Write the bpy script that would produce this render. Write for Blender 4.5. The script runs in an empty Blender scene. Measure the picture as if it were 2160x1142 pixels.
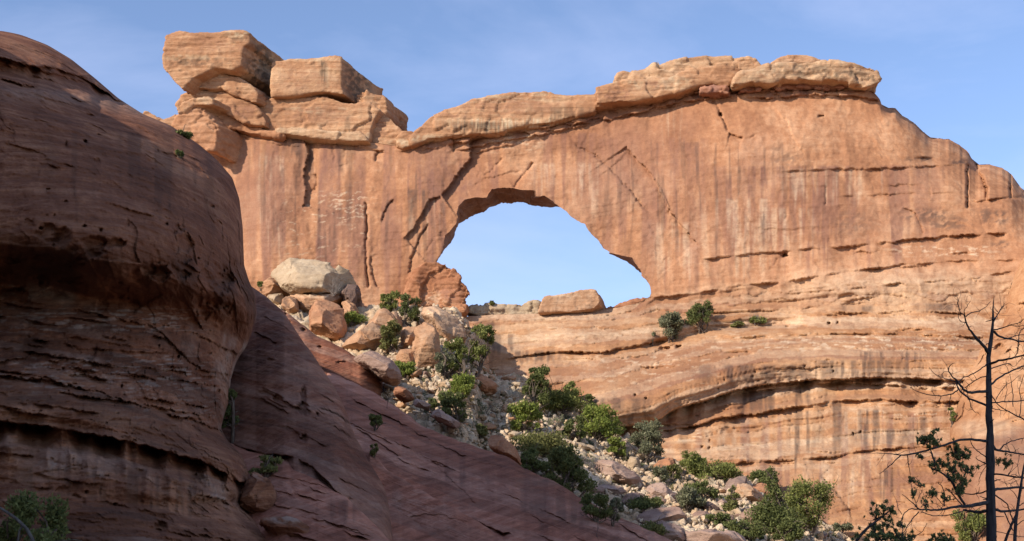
import bpy, bmesh, math, random
import numpy as np

# ------------------------------------------------------------------ camera, sky, sun, exposure
C = bpy.context.scene.collection
SC = bpy.context.scene
F, PITCH, CAMZ = 2813.0, math.radians(15.0), 1.7
cam_data = bpy.data.cameras.new('camera')
cam_data.sensor_width = 36.0
cam_data.lens = F / 2160.0 * 36.0
cam_data.clip_start, cam_data.clip_end = 0.5, 6000.0
cam = bpy.data.objects.new('camera', cam_data)
C.objects.link(cam)
cam.location = (0, 0, CAMZ)
cam.rotation_euler = (math.radians(90) + PITCH, 0, 0)
SC.camera = cam

SUN_EL = math.radians(26.0)
SUN_AZ = math.radians(-131.0)          # compass angle from +Y towards +X of the direction TO the sun
to_sun = np.array([math.sin(SUN_AZ) * math.cos(SUN_EL), math.cos(SUN_AZ) * math.cos(SUN_EL), math.sin(SUN_EL)])
sun = bpy.data.lights.new('sun', 'SUN')
sun.energy, sun.angle, sun.color = 3.75, math.radians(0.53), (1.0, 0.91, 0.78)
sun_o = bpy.data.objects.new('sun', sun)
C.objects.link(sun_o)
sun_o.rotation_euler = (math.pi / 2 - SUN_EL, 0, math.pi - SUN_AZ)

W = bpy.data.worlds.new('World')
SC.world = W
W.use_nodes = True
wn, wl = W.node_tree.nodes, W.node_tree.links
wn.clear()
sky = wn.new('ShaderNodeTexSky')
sky.sky_type = 'NISHITA'
sky.sun_disc = False
sky.sun_elevation = SUN_EL
sky.sun_rotation = SUN_AZ % (2 * math.pi)
sky.altitude = 1500
sky.air_density, sky.dust_density, sky.ozone_density = 1.0, 0.5, 2.2
tc = wn.new('ShaderNodeTexCoord')
mp = wn.new('ShaderNodeMapping'); mp.inputs['Scale'].default_value = (1.6, 1.6, 4.2); mp.inputs['Rotation'].default_value = (0, .25, .3)
wl.new(tc.outputs['Generated'], mp.inputs['Vector'])
cn = wn.new('ShaderNodeTexNoise'); cn.inputs['Scale'].default_value = 2.3; cn.inputs['Detail'].default_value = 7; cn.inputs['Roughness'].default_value = .55; cn.inputs['Distortion'].default_value = .4
wl.new(mp.outputs['Vector'], cn.inputs['Vector'])
cr = wn.new('ShaderNodeMapRange'); cr.inputs['From Min'].default_value = .42; cr.inputs['From Max'].default_value = .80; cr.inputs['To Max'].default_value = .42
wl.new(cn.outputs['Fac'], cr.inputs['Value'])
cm = wn.new('ShaderNodeMix'); cm.data_type = 'RGBA'; cm.blend_type = 'MIX'
cm.inputs['B'].default_value = (3.5, 4.1, 5.6, 1)
wl.new(cr.outputs['Result'], cm.inputs['Factor'])
wl.new(sky.outputs['Color'], cm.inputs['A'])
bg = wn.new('ShaderNodeBackground'); bg.inputs['Strength'].default_value = 0.149
tn = wn.new('ShaderNodeMix'); tn.data_type = 'RGBA'; tn.blend_type = 'MULTIPLY'; tn.inputs['Factor'].default_value = 1; tn.inputs['B'].default_value = (1.0, .925, .94, 1)
wl.new(cm.outputs['Result'], tn.inputs['A']); wl.new(tn.outputs['Result'], bg.inputs['Color'])
wo = wn.new('ShaderNodeOutputWorld')
wl.new(bg.outputs['Background'], wo.inputs['Surface'])

SC.view_settings.view_transform = 'Standard'
SC.view_settings.look = 'None'
SC.view_settings.exposure = 0.75
SC.view_settings.gamma = 1.0
SC.render.engine = 'CYCLES'
SC.cycles.max_bounces = 5
SC.cycles.diffuse_bounces = 2
SC.cycles.transparent_max_bounces = 6

# ------------------------------------------------------------------ coordinates
CP, SP = math.cos(PITCH), math.sin(PITCH)
def world(px, py, Y):
    """the point at distance Y (world +Y) seen in direction (px, py) of the 2160 x 1142 survey frame"""
    px, py, Y = np.broadcast_arrays(np.asarray(px, float), np.asarray(py, float), np.asarray(Y, float))
    cx = (px - 1080) / F; cy = (571 - py) / F
    dy = CP - cy * SP; dz = SP + cy * CP
    t = Y / dy
    return np.stack([cx * t, Y, CAMZ + dz * t], -1)
def project(V):
    d = V - np.array([0, 0, CAMZ])
    f = d[:, 1] * CP + d[:, 2] * SP
    u = -d[:, 1] * SP + d[:, 2] * CP
    f = np.maximum(f, .1)
    return 1080 + F * d[:, 0] / f, 571 - F * u / f

# ------------------------------------------------------------------ noise
_r = np.random.default_rng(5)
PERM = np.concatenate([_r.permutation(256)] * 2).astype(np.int32)
_g = _r.normal(size=(256, 3)); GRAD = (_g / np.linalg.norm(_g, axis=1)[:, None]).astype(np.float32)
RND = _r.random((256, 4)).astype(np.float32)
def perlin(p, seed=0):
    p = np.ascontiguousarray(p, dtype=np.float32) + np.float32(seed * 17.37)
    out = np.empty(len(p), np.float32)
    for s in range(0, len(p), 200000):
        q = p[s:s + 200000]
        i = np.floor(q).astype(np.int32); f = q - i; i &= 255
        w = f * f * f * (f * (f * 6 - 15) + 10)
        acc = 0
        for dx in (0, 1):
            hx = PERM[(i[:, 0] + dx) & 255]; wx = w[:, 0] if dx else 1 - w[:, 0]
            for dy in (0, 1):
                hy = PERM[(hx + i[:, 1] + dy) & 255]; wy = wx * (w[:, 1] if dy else 1 - w[:, 1])
                for dz in (0, 1):
                    g = GRAD[PERM[(hy + i[:, 2] + dz) & 255]]
                    d = g[:, 0] * (f[:, 0] - dx) + g[:, 1] * (f[:, 1] - dy) + g[:, 2] * (f[:, 2] - dz)
                    acc = acc + d * wy * (w[:, 2] if dz else 1 - w[:, 2])
        out[s:s + 200000] = acc
    return out * 1.5
def fbm(p, freq=1.0, octs=4, seed=0, gain=.5, ridged=False):
    p = np.asarray(p, np.float32)
    a, f, tot = 1.0, freq, 0
    for k in range(octs):
        n = perlin(p * np.float32(f), seed + k * 3)
        tot = tot + a * ((1 - 2 * np.abs(n)) if ridged else n)
        a *= gain; f *= 2.03
    return tot
def facets(p, size, seed=0, tilt=.5, planar=False):
    """piecewise flat spalls: a random plane in every cell of a jittered grid"""
    p = np.asarray(p, np.float32) / np.float32(size) + np.float32(seed * 9.1)
    if planar: p = p * np.array([1, 0, 1], np.float32)
    i0 = np.floor(p).astype(np.int32)
    best = np.full(len(p), 1e9, np.float32); val = np.zeros(len(p), np.float32); second = np.full(len(p), 1e9, np.float32)
    for dx in (-1, 0, 1):
        for dy in ((0,) if planar else (-1, 0, 1)):
            for dz in (-1, 0, 1):
                c = i0 + np.array([dx, dy, dz], np.int32)
                h = PERM[(PERM[(PERM[c[:, 0] & 255] + c[:, 1]) & 255] + c[:, 2]) & 255]
                r = RND[h]; r2 = RND[PERM[h]]
                ctr = c + r[:, :3]
                if planar: ctr[:, 1] = 0
                d = p - ctr
                dd = (d * d).sum(1)
                m = dd < best
                v = (r[:, 3] - .5) + tilt * ((d * (r2[:, :3] - .5)).sum(1)) * 2
                second = np.where(m, best, np.minimum(second, dd))
                val = np.where(m, v, val); best = np.where(m, dd, best)
    edge = np.sqrt(second) - np.sqrt(best)
    return val, edge
def beds(p, thick, seed, warp=.5):
    """uneven beds: each swells outward going down, then steps back; returns depth offset -1..1"""
    x = p[:, 2] / thick + warp * fbm(p, .35 / thick, 3, seed)
    k = np.floor(x); r = RND[PERM[(k.astype(np.int32) + seed * 7) & 255]]
    s_ = x - k
    return (s_ ** 1.4 - .45) * (.25 + .75 * r[:, 0]) * np.clip(.6 + 1.4 * fbm(p, .25 / thick, 2, seed + 4), 0, 1.3)
def bed_tone(p, thick, seed, warp=.5):
    x = p[:, 2] / thick + warp * fbm(p, .35 / thick, 3, seed)
    return RND[PERM[(np.floor(x).astype(np.int32) + seed * 7) & 255]][:, 1]
def sstep(a, b, x):
    t = np.clip((x - a) / (b - a), 0, 1)
    return t * t * (3 - 2 * t)

# ------------------------------------------------------------------ meshes
def mesh_from(name, V, faces, mat, attrs=None, smooth=True):
    """faces: list of (n, k) integer arrays"""
    me = bpy.data.meshes.new(name)
    V = np.asarray(V, np.float32)
    me.vertices.add(len(V)); me.vertices.foreach_set('co', V.ravel())
    faces = [np.asarray(f, np.int32) for f in faces if len(f)]
    loops = np.concatenate([f.ravel() for f in faces])
    tot = np.concatenate([np.full(len(f), f.shape[1], np.int32) for f in faces])
    start = np.concatenate([[0], np.cumsum(tot)[:-1]]).astype(np.int32)
    me.loops.add(len(loops)); me.loops.foreach_set('vertex_index', loops)
    me.polygons.add(len(tot)); me.polygons.foreach_set('loop_start', start)
    try: me.polygons.foreach_set('loop_total', tot)
    except Exception: pass
    me.update(calc_edges=True); me.validate()
    me.polygons.foreach_set('use_smooth', np.full(len(me.polygons), smooth, bool))
    for k, a in (attrs or {}).items():
        at = me.attributes.new(k, 'FLOAT', 'POINT')
        at.data.foreach_set('value', np.asarray(a, np.float32))
    me.materials.append(mat)
    return me
def link(name, me, parent=None, loc=None):
    o = bpy.data.objects.new(name, me); C.objects.link(o)
    if parent is not None: o.parent = parent
    if loc is not None:
        me.transform(__import__('mathutils').Matrix.Translation(-__import__('mathutils').Vector(loc))); o.location = loc
    return o
def tag(o, label=None, cat=None, group=None, kind=None):
    if label: o['label'] = label
    if cat: o['category'] = cat
    if group: o['group'] = group
    if kind: o['kind'] = kind
    return o
def empty(name, loc, label, cat, group=None):
    o = bpy.data.objects.new(name, None); C.objects.link(o)
    o.location = [float(v) for v in loc]; o.empty_display_size = .3
    return tag(o, label, cat, group)
def rel(V, root):
    return np.asarray(V) - np.array(root.location)
def base_of(V):
    return [float(V[:, 0].mean()), float(V[:, 1].mean()), float(V[:, 2].min())]
def grid_quads(nr, nc, off=0):
    a = (np.arange(nr - 1)[:, None] * nc + np.arange(nc - 1)[None]).ravel() + off
    return np.stack([a, a + nc, a + nc + 1, a + 1], 1)

# ------------------------------------------------------------------ materials
def nd(nt, t, **kw):
    n = nt.nodes.new(t)
    for k, v in kw.items():
        if k in n.inputs: n.inputs[k].default_value = v
        else: setattr(n, k, v)
    return n
def rock_mat(name, lo, mid, hi, stain=(.055, .038, .034), pale=(.62, .47, .32), mauve=(.27, .135, .105), streak=.35, strata=.35, grain=.22, bump=.5, fine=1.0, dip=0.0):
    m = bpy.data.materials.new(name); m.use_nodes = True
    nt = m.node_tree; nt.nodes.clear(); L = nt.links.new
    pos = nd(nt, 'ShaderNodeNewGeometry').outputs['Position']
    def noise(scl, det=5, rough=.55, dist=0.0, tilt=0.0):
        src = pos
        if tilt:
            rt = nd(nt, 'ShaderNodeMapping'); rt.inputs['Rotation'].default_value = (0, -tilt, 0); L(pos, rt.inputs['Vector']); src = rt.outputs['Vector']
        mpn = nd(nt, 'ShaderNodeMapping'); mpn.inputs['Scale'].default_value = scl
        L(src, mpn.inputs['Vector'])
        n = nd(nt, 'ShaderNodeTexNoise', Scale=1.0, Detail=det, Roughness=rough, Distortion=dist)
        L(mpn.outputs['Vector'], n.inputs['Vector']); return n.outputs['Fac']
    def math_(op, a, b):
        n = nd(nt, 'ShaderNodeMath', operation=op)
        for k, x in enumerate((a, b)):
            if isinstance(x, (int, float)): n.inputs[k].default_value = x
            else: L(x, n.inputs[k])
        return n.outputs[0]
    def mixc(f, a, b, bt='MIX'):
        n = nd(nt, 'ShaderNodeMix', data_type='RGBA', blend_type=bt)
        for k, x in (('Factor', f), ('A', a), ('B', b)):
            if isinstance(x, (int, float)): n.inputs[k].default_value = x
            elif isinstance(x, tuple): n.inputs[k].default_value = (*x, 1)
            else: L(x, n.inputs[k])
        return n.outputs['Result']
    def mr(x, a, b, c=0., d=1.):
        n = nd(nt, 'ShaderNodeMapRange'); L(x, n.inputs['Value'])
        for k, v in (('From Min', a), ('From Max', b), ('To Min', c), ('To Max', d)): n.inputs[k].default_value = v
        return n.outputs['Result']
    def attr(nm): return nd(nt, 'ShaderNodeAttribute', attribute_name=nm).outputs['Fac']
    big = noise((.11, .11, .11), 6, .6, .6)
    stra = noise((.10, .10, 2.6), 6, .66, .5, dip)
    strk = math_('ADD', math_('MULTIPLY', noise((.42, .42, .022), 5, .60, .25), .6), math_('MULTIPLY', noise((1.7, 1.7, .06), 4, .6, .1), .4))
    sm_ = mr(noise((.045, .045, .03), 3, .5), .40, .60, .05, 1.35)
    strk = math_('ADD', math_('MULTIPLY', math_('SUBTRACT', strk, .5), sm_), .5)
    grn = noise((7 * fine, 7 * fine, 9 * fine), 6, .72)
    mot = noise((.9 * fine, .9 * fine, 1.3 * fine), 6, .66, .5)
    s = math_('ADD', math_('MULTIPLY', big, .9), math_('MULTIPLY', math_('ADD', math_('MULTIPLY', stra, strata), math_('MULTIPLY', strk, streak)), 1.0))
    s = math_('ADD', s, math_('MULTIPLY', mot, .45))
    tot = (.9 + strata + streak + .45) / 2
    t = mr(s, tot - .23, tot + .23)
    rp = nd(nt, 'ShaderNodeValToRGB'); L(t, rp.inputs['Fac'])
    e = rp.color_ramp.elements; e[0].position = .0; e[0].color = (*lo, 1); e[1].position = 1; e[1].color = (*hi, 1)
    e2 = e.new(.5); e2.color = (*mid, 1)
    col = rp.outputs['Color']
    wt = nd(nt, 'ShaderNodeMix', data_type='RGBA'); wt.inputs['A'].default_value = (1, 1, 1, 1); wt.inputs['B'].default_value = (1.0, 1.03, .96, 1)
    L(attr('warm'), wt.inputs['Factor'])
    col = mixc(1.0, col, wt.outputs['Result'], 'MULTIPLY')
    brk = mr(math_('ADD', math_('MULTIPLY', strk, .55), math_('MULTIPLY', mot, .6)), .42, .66)
    col = mixc(math_('MULTIPLY', attr('mauve'), mr(strk, .36, .62, .35, 1.0)), col, mauve)
    col = mixc(math_('MULTIPLY', attr('pale'), mr(mot, .34, .6, .35, 1.)), col, pale)
    col = mixc(math_('MULTIPLY', attr('stain'), mr(brk, 0, 1, .35, .95)), col, stain)
    g = mr(grn, .25, .75, 1 - grain, 1 + grain)
    gm = nd(nt, 'ShaderNodeCombineColor'); [L(g, gm.inputs[k]) for k in range(3)]
    col = mixc(1.0, col, gm.outputs['Color'], 'MULTIPLY')
    b1 = nd(nt, 'ShaderNodeBump', Strength=bump, Distance=.12 / fine); L(math_('ADD', math_('MULTIPLY', grn, .45), math_('MULTIPLY', mot, .8)), b1.inputs['Height'])
    b2 = nd(nt, 'ShaderNodeBump', Strength=bump * .7, Distance=.16); L(noise((.5, .5, 5.5), 4, .6, .4, dip), b2.inputs['Height']); L(b1.outputs['Normal'], b2.inputs['Normal'])
    bs = nd(nt, 'ShaderNodeBsdfPrincipled', Roughness=.92); bs.inputs['Specular IOR Level'].default_value = .18
    L(col, bs.inputs['Base Color']); L(b2.outputs['Normal'], bs.inputs['Normal'])
    out = nd(nt, 'ShaderNodeOutputMaterial'); L(bs.outputs['BSDF'], out.inputs['Surface'])
    return m
M = {}
M['wall'] = rock_mat('red_sandstone', (.238, .102, .051), (.363, .174, .089), (.513, .290, .166), mauve=(.20, .096, .067), streak=.48, strata=.14)
M['lower'] = M['wall']
M['cap'] = rock_mat('tan_caprock', (.27, .128, .066), (.385, .20, .105), (.52, .325, .19), stain=(.055, .042, .031), pale=(.55, .43, .28), mauve=(.23, .112, .075), streak=.3, strata=.5, bump=.8)
M['shade'] = rock_mat('shade_darkened_red_slickrock', (.098, .036, .018), (.19, .074, .038), (.33, .155, .085), stain=(.026, .016, .012), pale=(.36, .27, .21), streak=.3, strata=.7, fine=1.6, bump=1.0, dip=-.13)  # shade put into the albedo, lowered against the bright sky fill
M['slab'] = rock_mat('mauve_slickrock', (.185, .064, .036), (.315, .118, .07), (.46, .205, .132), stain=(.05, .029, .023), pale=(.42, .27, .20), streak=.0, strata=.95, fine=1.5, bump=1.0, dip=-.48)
M['dome'] = rock_mat('shade_darkened_dome_slickrock', (.11, .037, .02), (.195, .073, .042), (.31, .14, .083), stain=(.03, .018, .014), pale=(.36, .25, .19), streak=.06, strata=.85, fine=1.5, bump=1.0, dip=-.5)  # same shade-darkened albedo, with the dip of the dome
M['boulder'] = rock_mat('tan_boulder_stone', (.28, .14, .072), (.40, .22, .122), (.52, .345, .22), streak=.2, strata=.3, bump=.8)
M['paleboulder'] = rock_mat('pale_boulder_stone', (.29, .195, .118), (.405, .295, .19), (.54, .43, .30), stain=(.09, .065, .047), streak=.1, strata=.25, bump=.8)
M['greyboulder'] = rock_mat('mauve_boulder_stone', (.20, .118, .085), (.29, .185, .14), (.40, .28, .22), streak=.1, strata=.4, bump=.8)
M['redboulder'] = rock_mat('red_boulder_stone', (.25, .10, .048), (.36, .165, .085), (.46, .25, .14), streak=.15, strata=.3, bump=.8)
M['talus'] = rock_mat('talus_rubble', (.28, .18, .10), (.50, .345, .215), (.66, .51, .36), stain=(.06, .062, .032), pale=(.58, .48, .35), streak=.0, strata=.0, grain=.4, bump=1.0, fine=1.2)
M['ground'] = rock_mat('sandy_ground', (.26, .15, .085), (.35, .21, .13), (.45, .28, .18), streak=0, strata=0)
def leaf_mat(name, dark, light, trans=.35):
    m = bpy.data.materials.new(name); m.use_nodes = True
    nt = m.node_tree; nt.nodes.clear(); L = nt.links.new
    a = nd(nt, 'ShaderNodeAttribute', attribute_name='tint')
    mx = nd(nt, 'ShaderNodeMix', data_type='RGBA'); mx.inputs['A'].default_value = (*dark, 1); mx.inputs['B'].default_value = (*light, 1)
    L(a.outputs['Fac'], mx.inputs['Factor'])
    b = nd(nt, 'ShaderNodeBsdfPrincipled', Roughness=.75); b.inputs['Specular IOR Level'].default_value = .2
    L(mx.outputs['Result'], b.inputs['Base Color'])
    tr = nd(nt, 'ShaderNodeBsdfTranslucent'); L(mx.outputs['Result'], tr.inputs['Color'])
    ms = nd(nt, 'ShaderNodeMixShader'); ms.inputs['Fac'].default_value = trans
    L(b.outputs['BSDF'], ms.inputs[1]); L(tr.outputs['BSDF'], ms.inputs[2])
    o = nd(nt, 'ShaderNodeOutputMaterial'); L(ms.outputs['Shader'], o.inputs['Surface'])
    return m
M['leaf_dark'] = leaf_mat('dark_juniper_foliage', (.065, .082, .025), (.205, .22, .075))
M['leaf_mid'] = leaf_mat('juniper_foliage', (.10, .12, .03), (.29, .295, .09))
M['leaf_bright'] = leaf_mat('bright_juniper_foliage', (.11, .15, .026), (.33, .36, .085))
M['leaf_grey'] = leaf_mat('grey_green_foliage', (.10, .105, .058), (.28, .275, .16))
M['leaf_olive'] = leaf_mat('olive_foliage', (.09, .098, .03), (.27, .255, .09))
M['leaf_straw'] = leaf_mat('dry_grass_blades', (.17, .13, .06), (.42, .35, .18))
M['leaf_near'] = leaf_mat('shaded_juniper_foliage', (.085, .105, .035), (.27, .29, .11))
def bark_mat(name, a, b, sc=18):
    m = bpy.data.materials.new(name); m.use_nodes = True
    nt = m.node_tree; nt.nodes.clear(); L = nt.links.new
    pos = nd(nt, 'ShaderNodeNewGeometry').outputs['Position']
    mpn = nd(nt, 'ShaderNodeMapping'); mpn.inputs['Scale'].default_value = (sc, sc, sc * .18); L(pos, mpn.inputs['Vector'])
    n = nd(nt, 'ShaderNodeTexNoise', Scale=1.0, Detail=5, Roughness=.65); L(mpn.outputs['Vector'], n.inputs['Vector'])
    rp = nd(nt, 'ShaderNodeValToRGB'); L(n.outputs['Fac'], rp.inputs['Fac'])
    e = rp.color_ramp.elements; e[0].position = .35; e[0].color = (*a, 1); e[1].position = .68; e[1].color = (*b, 1)
    bp = nd(nt, 'ShaderNodeBump', Strength=.7, Distance=.02); L(n.outputs['Fac'], bp.inputs['Height'])
    s = nd(nt, 'ShaderNodeBsdfPrincipled', Roughness=.9); s.inputs['Specular IOR Level'].default_value = .15
    L(rp.outputs['Color'], s.inputs['Base Color']); L(bp.outputs['Normal'], s.inputs['Normal'])
    o = nd(nt, 'ShaderNodeOutputMaterial'); L(s.outputs['BSDF'], o.inputs['Surface'])
    return m
M['bark'] = bark_mat('juniper_bark', (.07, .05, .038), (.19, .145, .11), 9)
M['burnt'] = bark_mat('charred_bark', (.022, .02, .021), (.075, .066, .066), 22)
M['deadwood'] = bark_mat('weathered_dead_wood', (.06, .052, .047), (.13, .115, .105), 14)
M['twig'] = bark_mat('grey_twigs', (.15, .12, .10), (.30, .26, .23), 9)
# ------------------------------------------------------------------ traced features on rock faces
def poly_xy(s):
    a = np.array([float(v) for v in s.replace(';', ' ').replace(',', ' ').split()])
    return a.reshape(-1, 2)
def resample(P, step):
    P = np.asarray(P, float)
    d = np.r_[0, np.cumsum(np.hypot(*np.diff(P[:, :2], axis=0).T))]
    n = max(2, int(d[-1] / step) + 1)
    t = np.linspace(0, d[-1], n)
    return np.stack([np.interp(t, d, P[:, k]) for k in range(P.shape[1])], 1)
def inside(poly, X, Y):
    r = np.zeros(X.shape, bool)
    x0, y0 = poly[-1]
    for x1, y1 in poly:
        c = ((y1 > Y) != (y0 > Y)) & (X < (x0 - x1) * (Y - y1) / ((y0 - y1) + 1e-12) + x1)
        r ^= c; x0, y0 = x1, y1
    return r
def seg_dist(P, X, Y):
    best = np.full(X.shape, 1e9); sgn = np.zeros(X.shape); tt = np.zeros(X.shape)
    n = len(P) - 1
    for k in range(n):
        ax, ay = P[k]; bx, by = P[k + 1]
        vx, vy = bx - ax, by - ay; l2 = vx * vx + vy * vy + 1e-9
        t = np.clip(((X - ax) * vx + (Y - ay) * vy) / l2, 0, 1)
        dx, dy = X - ax - t * vx, Y - ay - t * vy
        d = np.hypot(dx, dy); m = d < best
        best = np.where(m, d, best); sgn = np.where(m, np.sign(vx * dy - vy * dx), sgn); tt = np.where(m, (k + t) / n, tt)
    return best, sgn, tt
_jit = np.random.default_rng(3)
class Field:
    """depth field of a rock face, shaped by traced ledges, cracks, scarps and hollows"""
    cs, ss, hs, ls = .28, .48, 1.0, 1.0
    def __init__(s, PX, PY, D):
        s.X, s.Y, s.D = PX, PY, np.array(D, float)
    def ledge(s, P, rec=1.0, fall=28, lip=.35, hl=9, ramp=2.0, rough=2.2, taper=25, sd=0):
        P = poly_xy(P) if isinstance(P, str) else P
        rec, lip = rec * s.ls, lip * s.ls
        x0, x1 = P[0, 0], P[-1, 0]
        b = (s.X > x0 - taper - 1) & (s.X < x1 + taper + 1) & (s.Y > P[:, 1].min() - 5 * hl - 8) & (s.Y < P[:, 1].max() + 6 * fall + 8)
        if not b.any(): return
        X, Y = s.X[b], s.Y[b]
        w = sstep(x0 - taper, x0 + taper * .4, X) * (1 - sstep(x1 - taper * .4, x1 + taper, X))
        ly = np.interp(X, P[:, 0], P[:, 1])
        if rough:
            q = np.stack([X / 14, np.full(X.size, P[0, 1] * .37 + sd), Y / 60], 1)
            ly = ly + rough * fbm(q, 1, 3, 7)
            w = w * np.clip(.62 + 1.15 * fbm(q * np.array([.3, 1, .3]), 1, 2, 11), 0.0, 1.35)
        dv = Y - ly
        d = -np.where(dv < 0, lip * np.exp(np.minimum(dv, 0) / hl), 0)
        d += np.where(dv >= 0, rec * np.exp(-np.maximum(dv, 0) / fall) * sstep(0, ramp, dv) - lip * (1 - sstep(0, ramp, dv)), 0)
        s.D[b] += d * w
    def crack(s, P, width=2.0, deep=.8, step=0.0, fall=25, side=1, taper=.12):
        P = poly_xy(P) if isinstance(P, str) else P
        m_ = max(4 * width, 4 * fall if step else 0) + 4
        b = (s.X > P[:, 0].min() - m_) & (s.X < P[:, 0].max() + m_) & (s.Y > P[:, 1].min() - m_) & (s.Y < P[:, 1].max() + m_)
        if not b.any(): return
        X, Y = s.X[b], s.Y[b]
        R = resample(P, 5.0); nn = len(R)
        R[1:-1] += _jit.normal(size=(nn - 2, 2)) * 1.1
        d, sg, t = seg_dist(R, X, Y)
        w = sstep(0, taper, t) * (1 - sstep(1 - taper, 1, t)) + .02
        s.D[b] += s.cs * deep * np.exp(-(d / width) ** 2) * w * (.75 + .25 * np.sin(t * 9 + P[0, 0]))
        if step: s.D[b] += s.ss * step * np.where(sg * side > 0, np.exp(-d / fall), 0) * np.sqrt(np.clip(w - .02, 0, 1)) * sstep(0, .03, t) * (1 - sstep(.97, 1, t))
    def chips(s, n, x0, x1, y0, y1, slope, seed, rec=(.25, .7), ln=(30, 140), fall=(5, 14)):
        """short broken bedding lips"""
        rg = np.random.default_rng(seed)
        for _ in range(n):
            x, y, L = rg.uniform(x0, x1), rg.uniform(y0, y1), rg.uniform(*ln)
            P = np.array([[x - L / 2, y - slope * L / 2], [x, y + rg.normal() * 2], [x + L / 2, y + slope * L / 2]])
            r = rg.uniform(*rec); s.ledge(P, r, rg.uniform(*fall), .4 * r, 5, 1.8, 3, taper=L * .3, sd=seed)
    def bump(s, px, py, rx, ry, h, pw=2):
        q = np.abs((s.X - px) / rx) ** pw + np.abs((s.Y - py) / ry) ** pw
        s.D += h * np.exp(-q)
    def hollow(s, px, py, rx, ry, deep, rough=.3):
        m = (np.abs(s.X - px) < 2 * rx) & (np.abs(s.Y - py) < 2 * ry)
        if not m.any(): return
        X, Y = s.X[m], s.Y[m]
        q = np.hypot((X - px) / rx, (Y - py) / ry)
        if rough:
            b = q < 2
            if b.any() and max(rx, ry) > 3:
                p = np.stack([X[b] / rx, Y[b] / ry, np.full(b.sum(), px * .1)], 1)
                q[b] = q[b] + rough * fbm(p, 1.3, 2, 4)
        s.D[m] += s.hs * deep * (1 - sstep(.45, 1.0, q))
def ell(X, Y, px, py, rx, ry, soft=.5):
    return 1 - sstep(1 - soft, 1 + soft, np.hypot((X - px) / rx, (Y - py) / ry))
def hang(X, Y, x0, x1, y0, y1, sx=14, seed=0, thr=.0, soft=.35):
    """a stain that runs down from a ledge: streaks of uneven length inside a soft box"""
    n = fbm(np.stack([X.ravel() / sx, np.full(X.size, seed * 3.3), Y.ravel() / (sx * 14)], 1), 1, 3, seed + 31).reshape(X.shape)
    n2 = fbm(np.stack([X.ravel() / (sx * .8), np.full(X.size, seed * 1.7 + 5), np.zeros(X.size)], 1), 1, 2, seed + 57).reshape(X.shape)
    ex, ey = max(6, (x1 - x0) * .2), (y1 - y0)
    yend = y1 - ey * .45 * (.5 + n2)
    box = sstep(x0 - ex, x0 + ex, X) * (1 - sstep(x1 - ex, x1 + ex, X)) * sstep(y0 - 4, y0 + 4, Y) * (1 - sstep(yend - ey * .2, yend + ey * .2, Y))
    return box * sstep(thr - soft, thr + soft, n)
def shred(X, Y, x0, x1, y0, y1, sx=26, sy=4, seed=0, thr=.25):
    n = fbm(np.stack([X.ravel() / sx, np.full(X.size, seed * 3.3), Y.ravel() / sy], 1), 1, 4, seed + 71).reshape(X.shape)
    ex, ey = (x1 - x0) * .2, (y1 - y0) * .25
    return sstep(x0 - ex, x0 + ex, X) * (1 - sstep(x1 - ex, x1 + ex, X)) * sstep(y0 - ey, y0 + ey, Y) * (1 - sstep(y1 - ey, y1 + ey, Y)) * sstep(thr, thr + .22, n)

# ================================================================== THE ARCH WALL
S_ = poly_xy
T_WALL = S_('300,300 330,288 358,272 400,262 450,258 520,268 630,280 720,290 800,303 845,309 870,294 900,280 940,276 1000,268 1060,256 1250,228 1300,212 1400,190 1560,176 1700,174 1800,180 1835,189 1848,200 1856,210 1860,222 1867,227 1890,231 1897,240 1912,250 1930,262 1940,272 1955,286 1965,291 2000,293 2025,306 2045,325 2057,346 2062,349 2080,345 2112,354 2128,364 2135,372 2145,387 2160,406 2230,430 2330,450')
HOLE_F = S_('905,600 921,550 936,527 938,497 948,489 961,473 966,460 963,451 967,435 980,421 1007,416 1026,418 1029,411 1037,399 1064,396 1081,397 1100,401 1127,402 1131,415 1149,413 1165,424 1178,435 1189,442 1206,458 1216,465 1233,473 1246,493 1263,508 1273,525 1292,535 1333,544 1339,554 1352,571 1353,582 1371,601 1374,617 1371,626 1345,640 1290,652 1200,660 1050,664 980,668 930,660 905,640')
HOLE_B = S_('905,602 925,546 938,526 951,512 958,500 962,484 964,474 980,466 990,459 1005,452 1020,448 1033,438 1047,434 1058,428 1075,430 1090,427 1104,427 1111,430 1118,433 1140,436 1156,438 1177,436 1200,440 1218,452 1228,458 1246,466 1258,487 1275,502 1283,520 1288,536 1318,551 1333,559 1350,575 1366,580 1382,596 1386,616 1380,640 1350,655 1290,668 1200,676 1050,680 980,684 930,674 905,645')
def cliff_depth(X, Y):
    d = np.interp(Y, [0, 100, 300, 480, 640, 700, 760, 850, 920, 1000, 1142, 1300, 1420], [161, 158.5, 154.5, 152, 150, 146.5, 142.5, 137.5, 135.5, 131, 125, 119, 115])
    d = d - .0035 * (X - 1100) + 6.0 * sstep(900, 300, X) * 0
    return d
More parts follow.
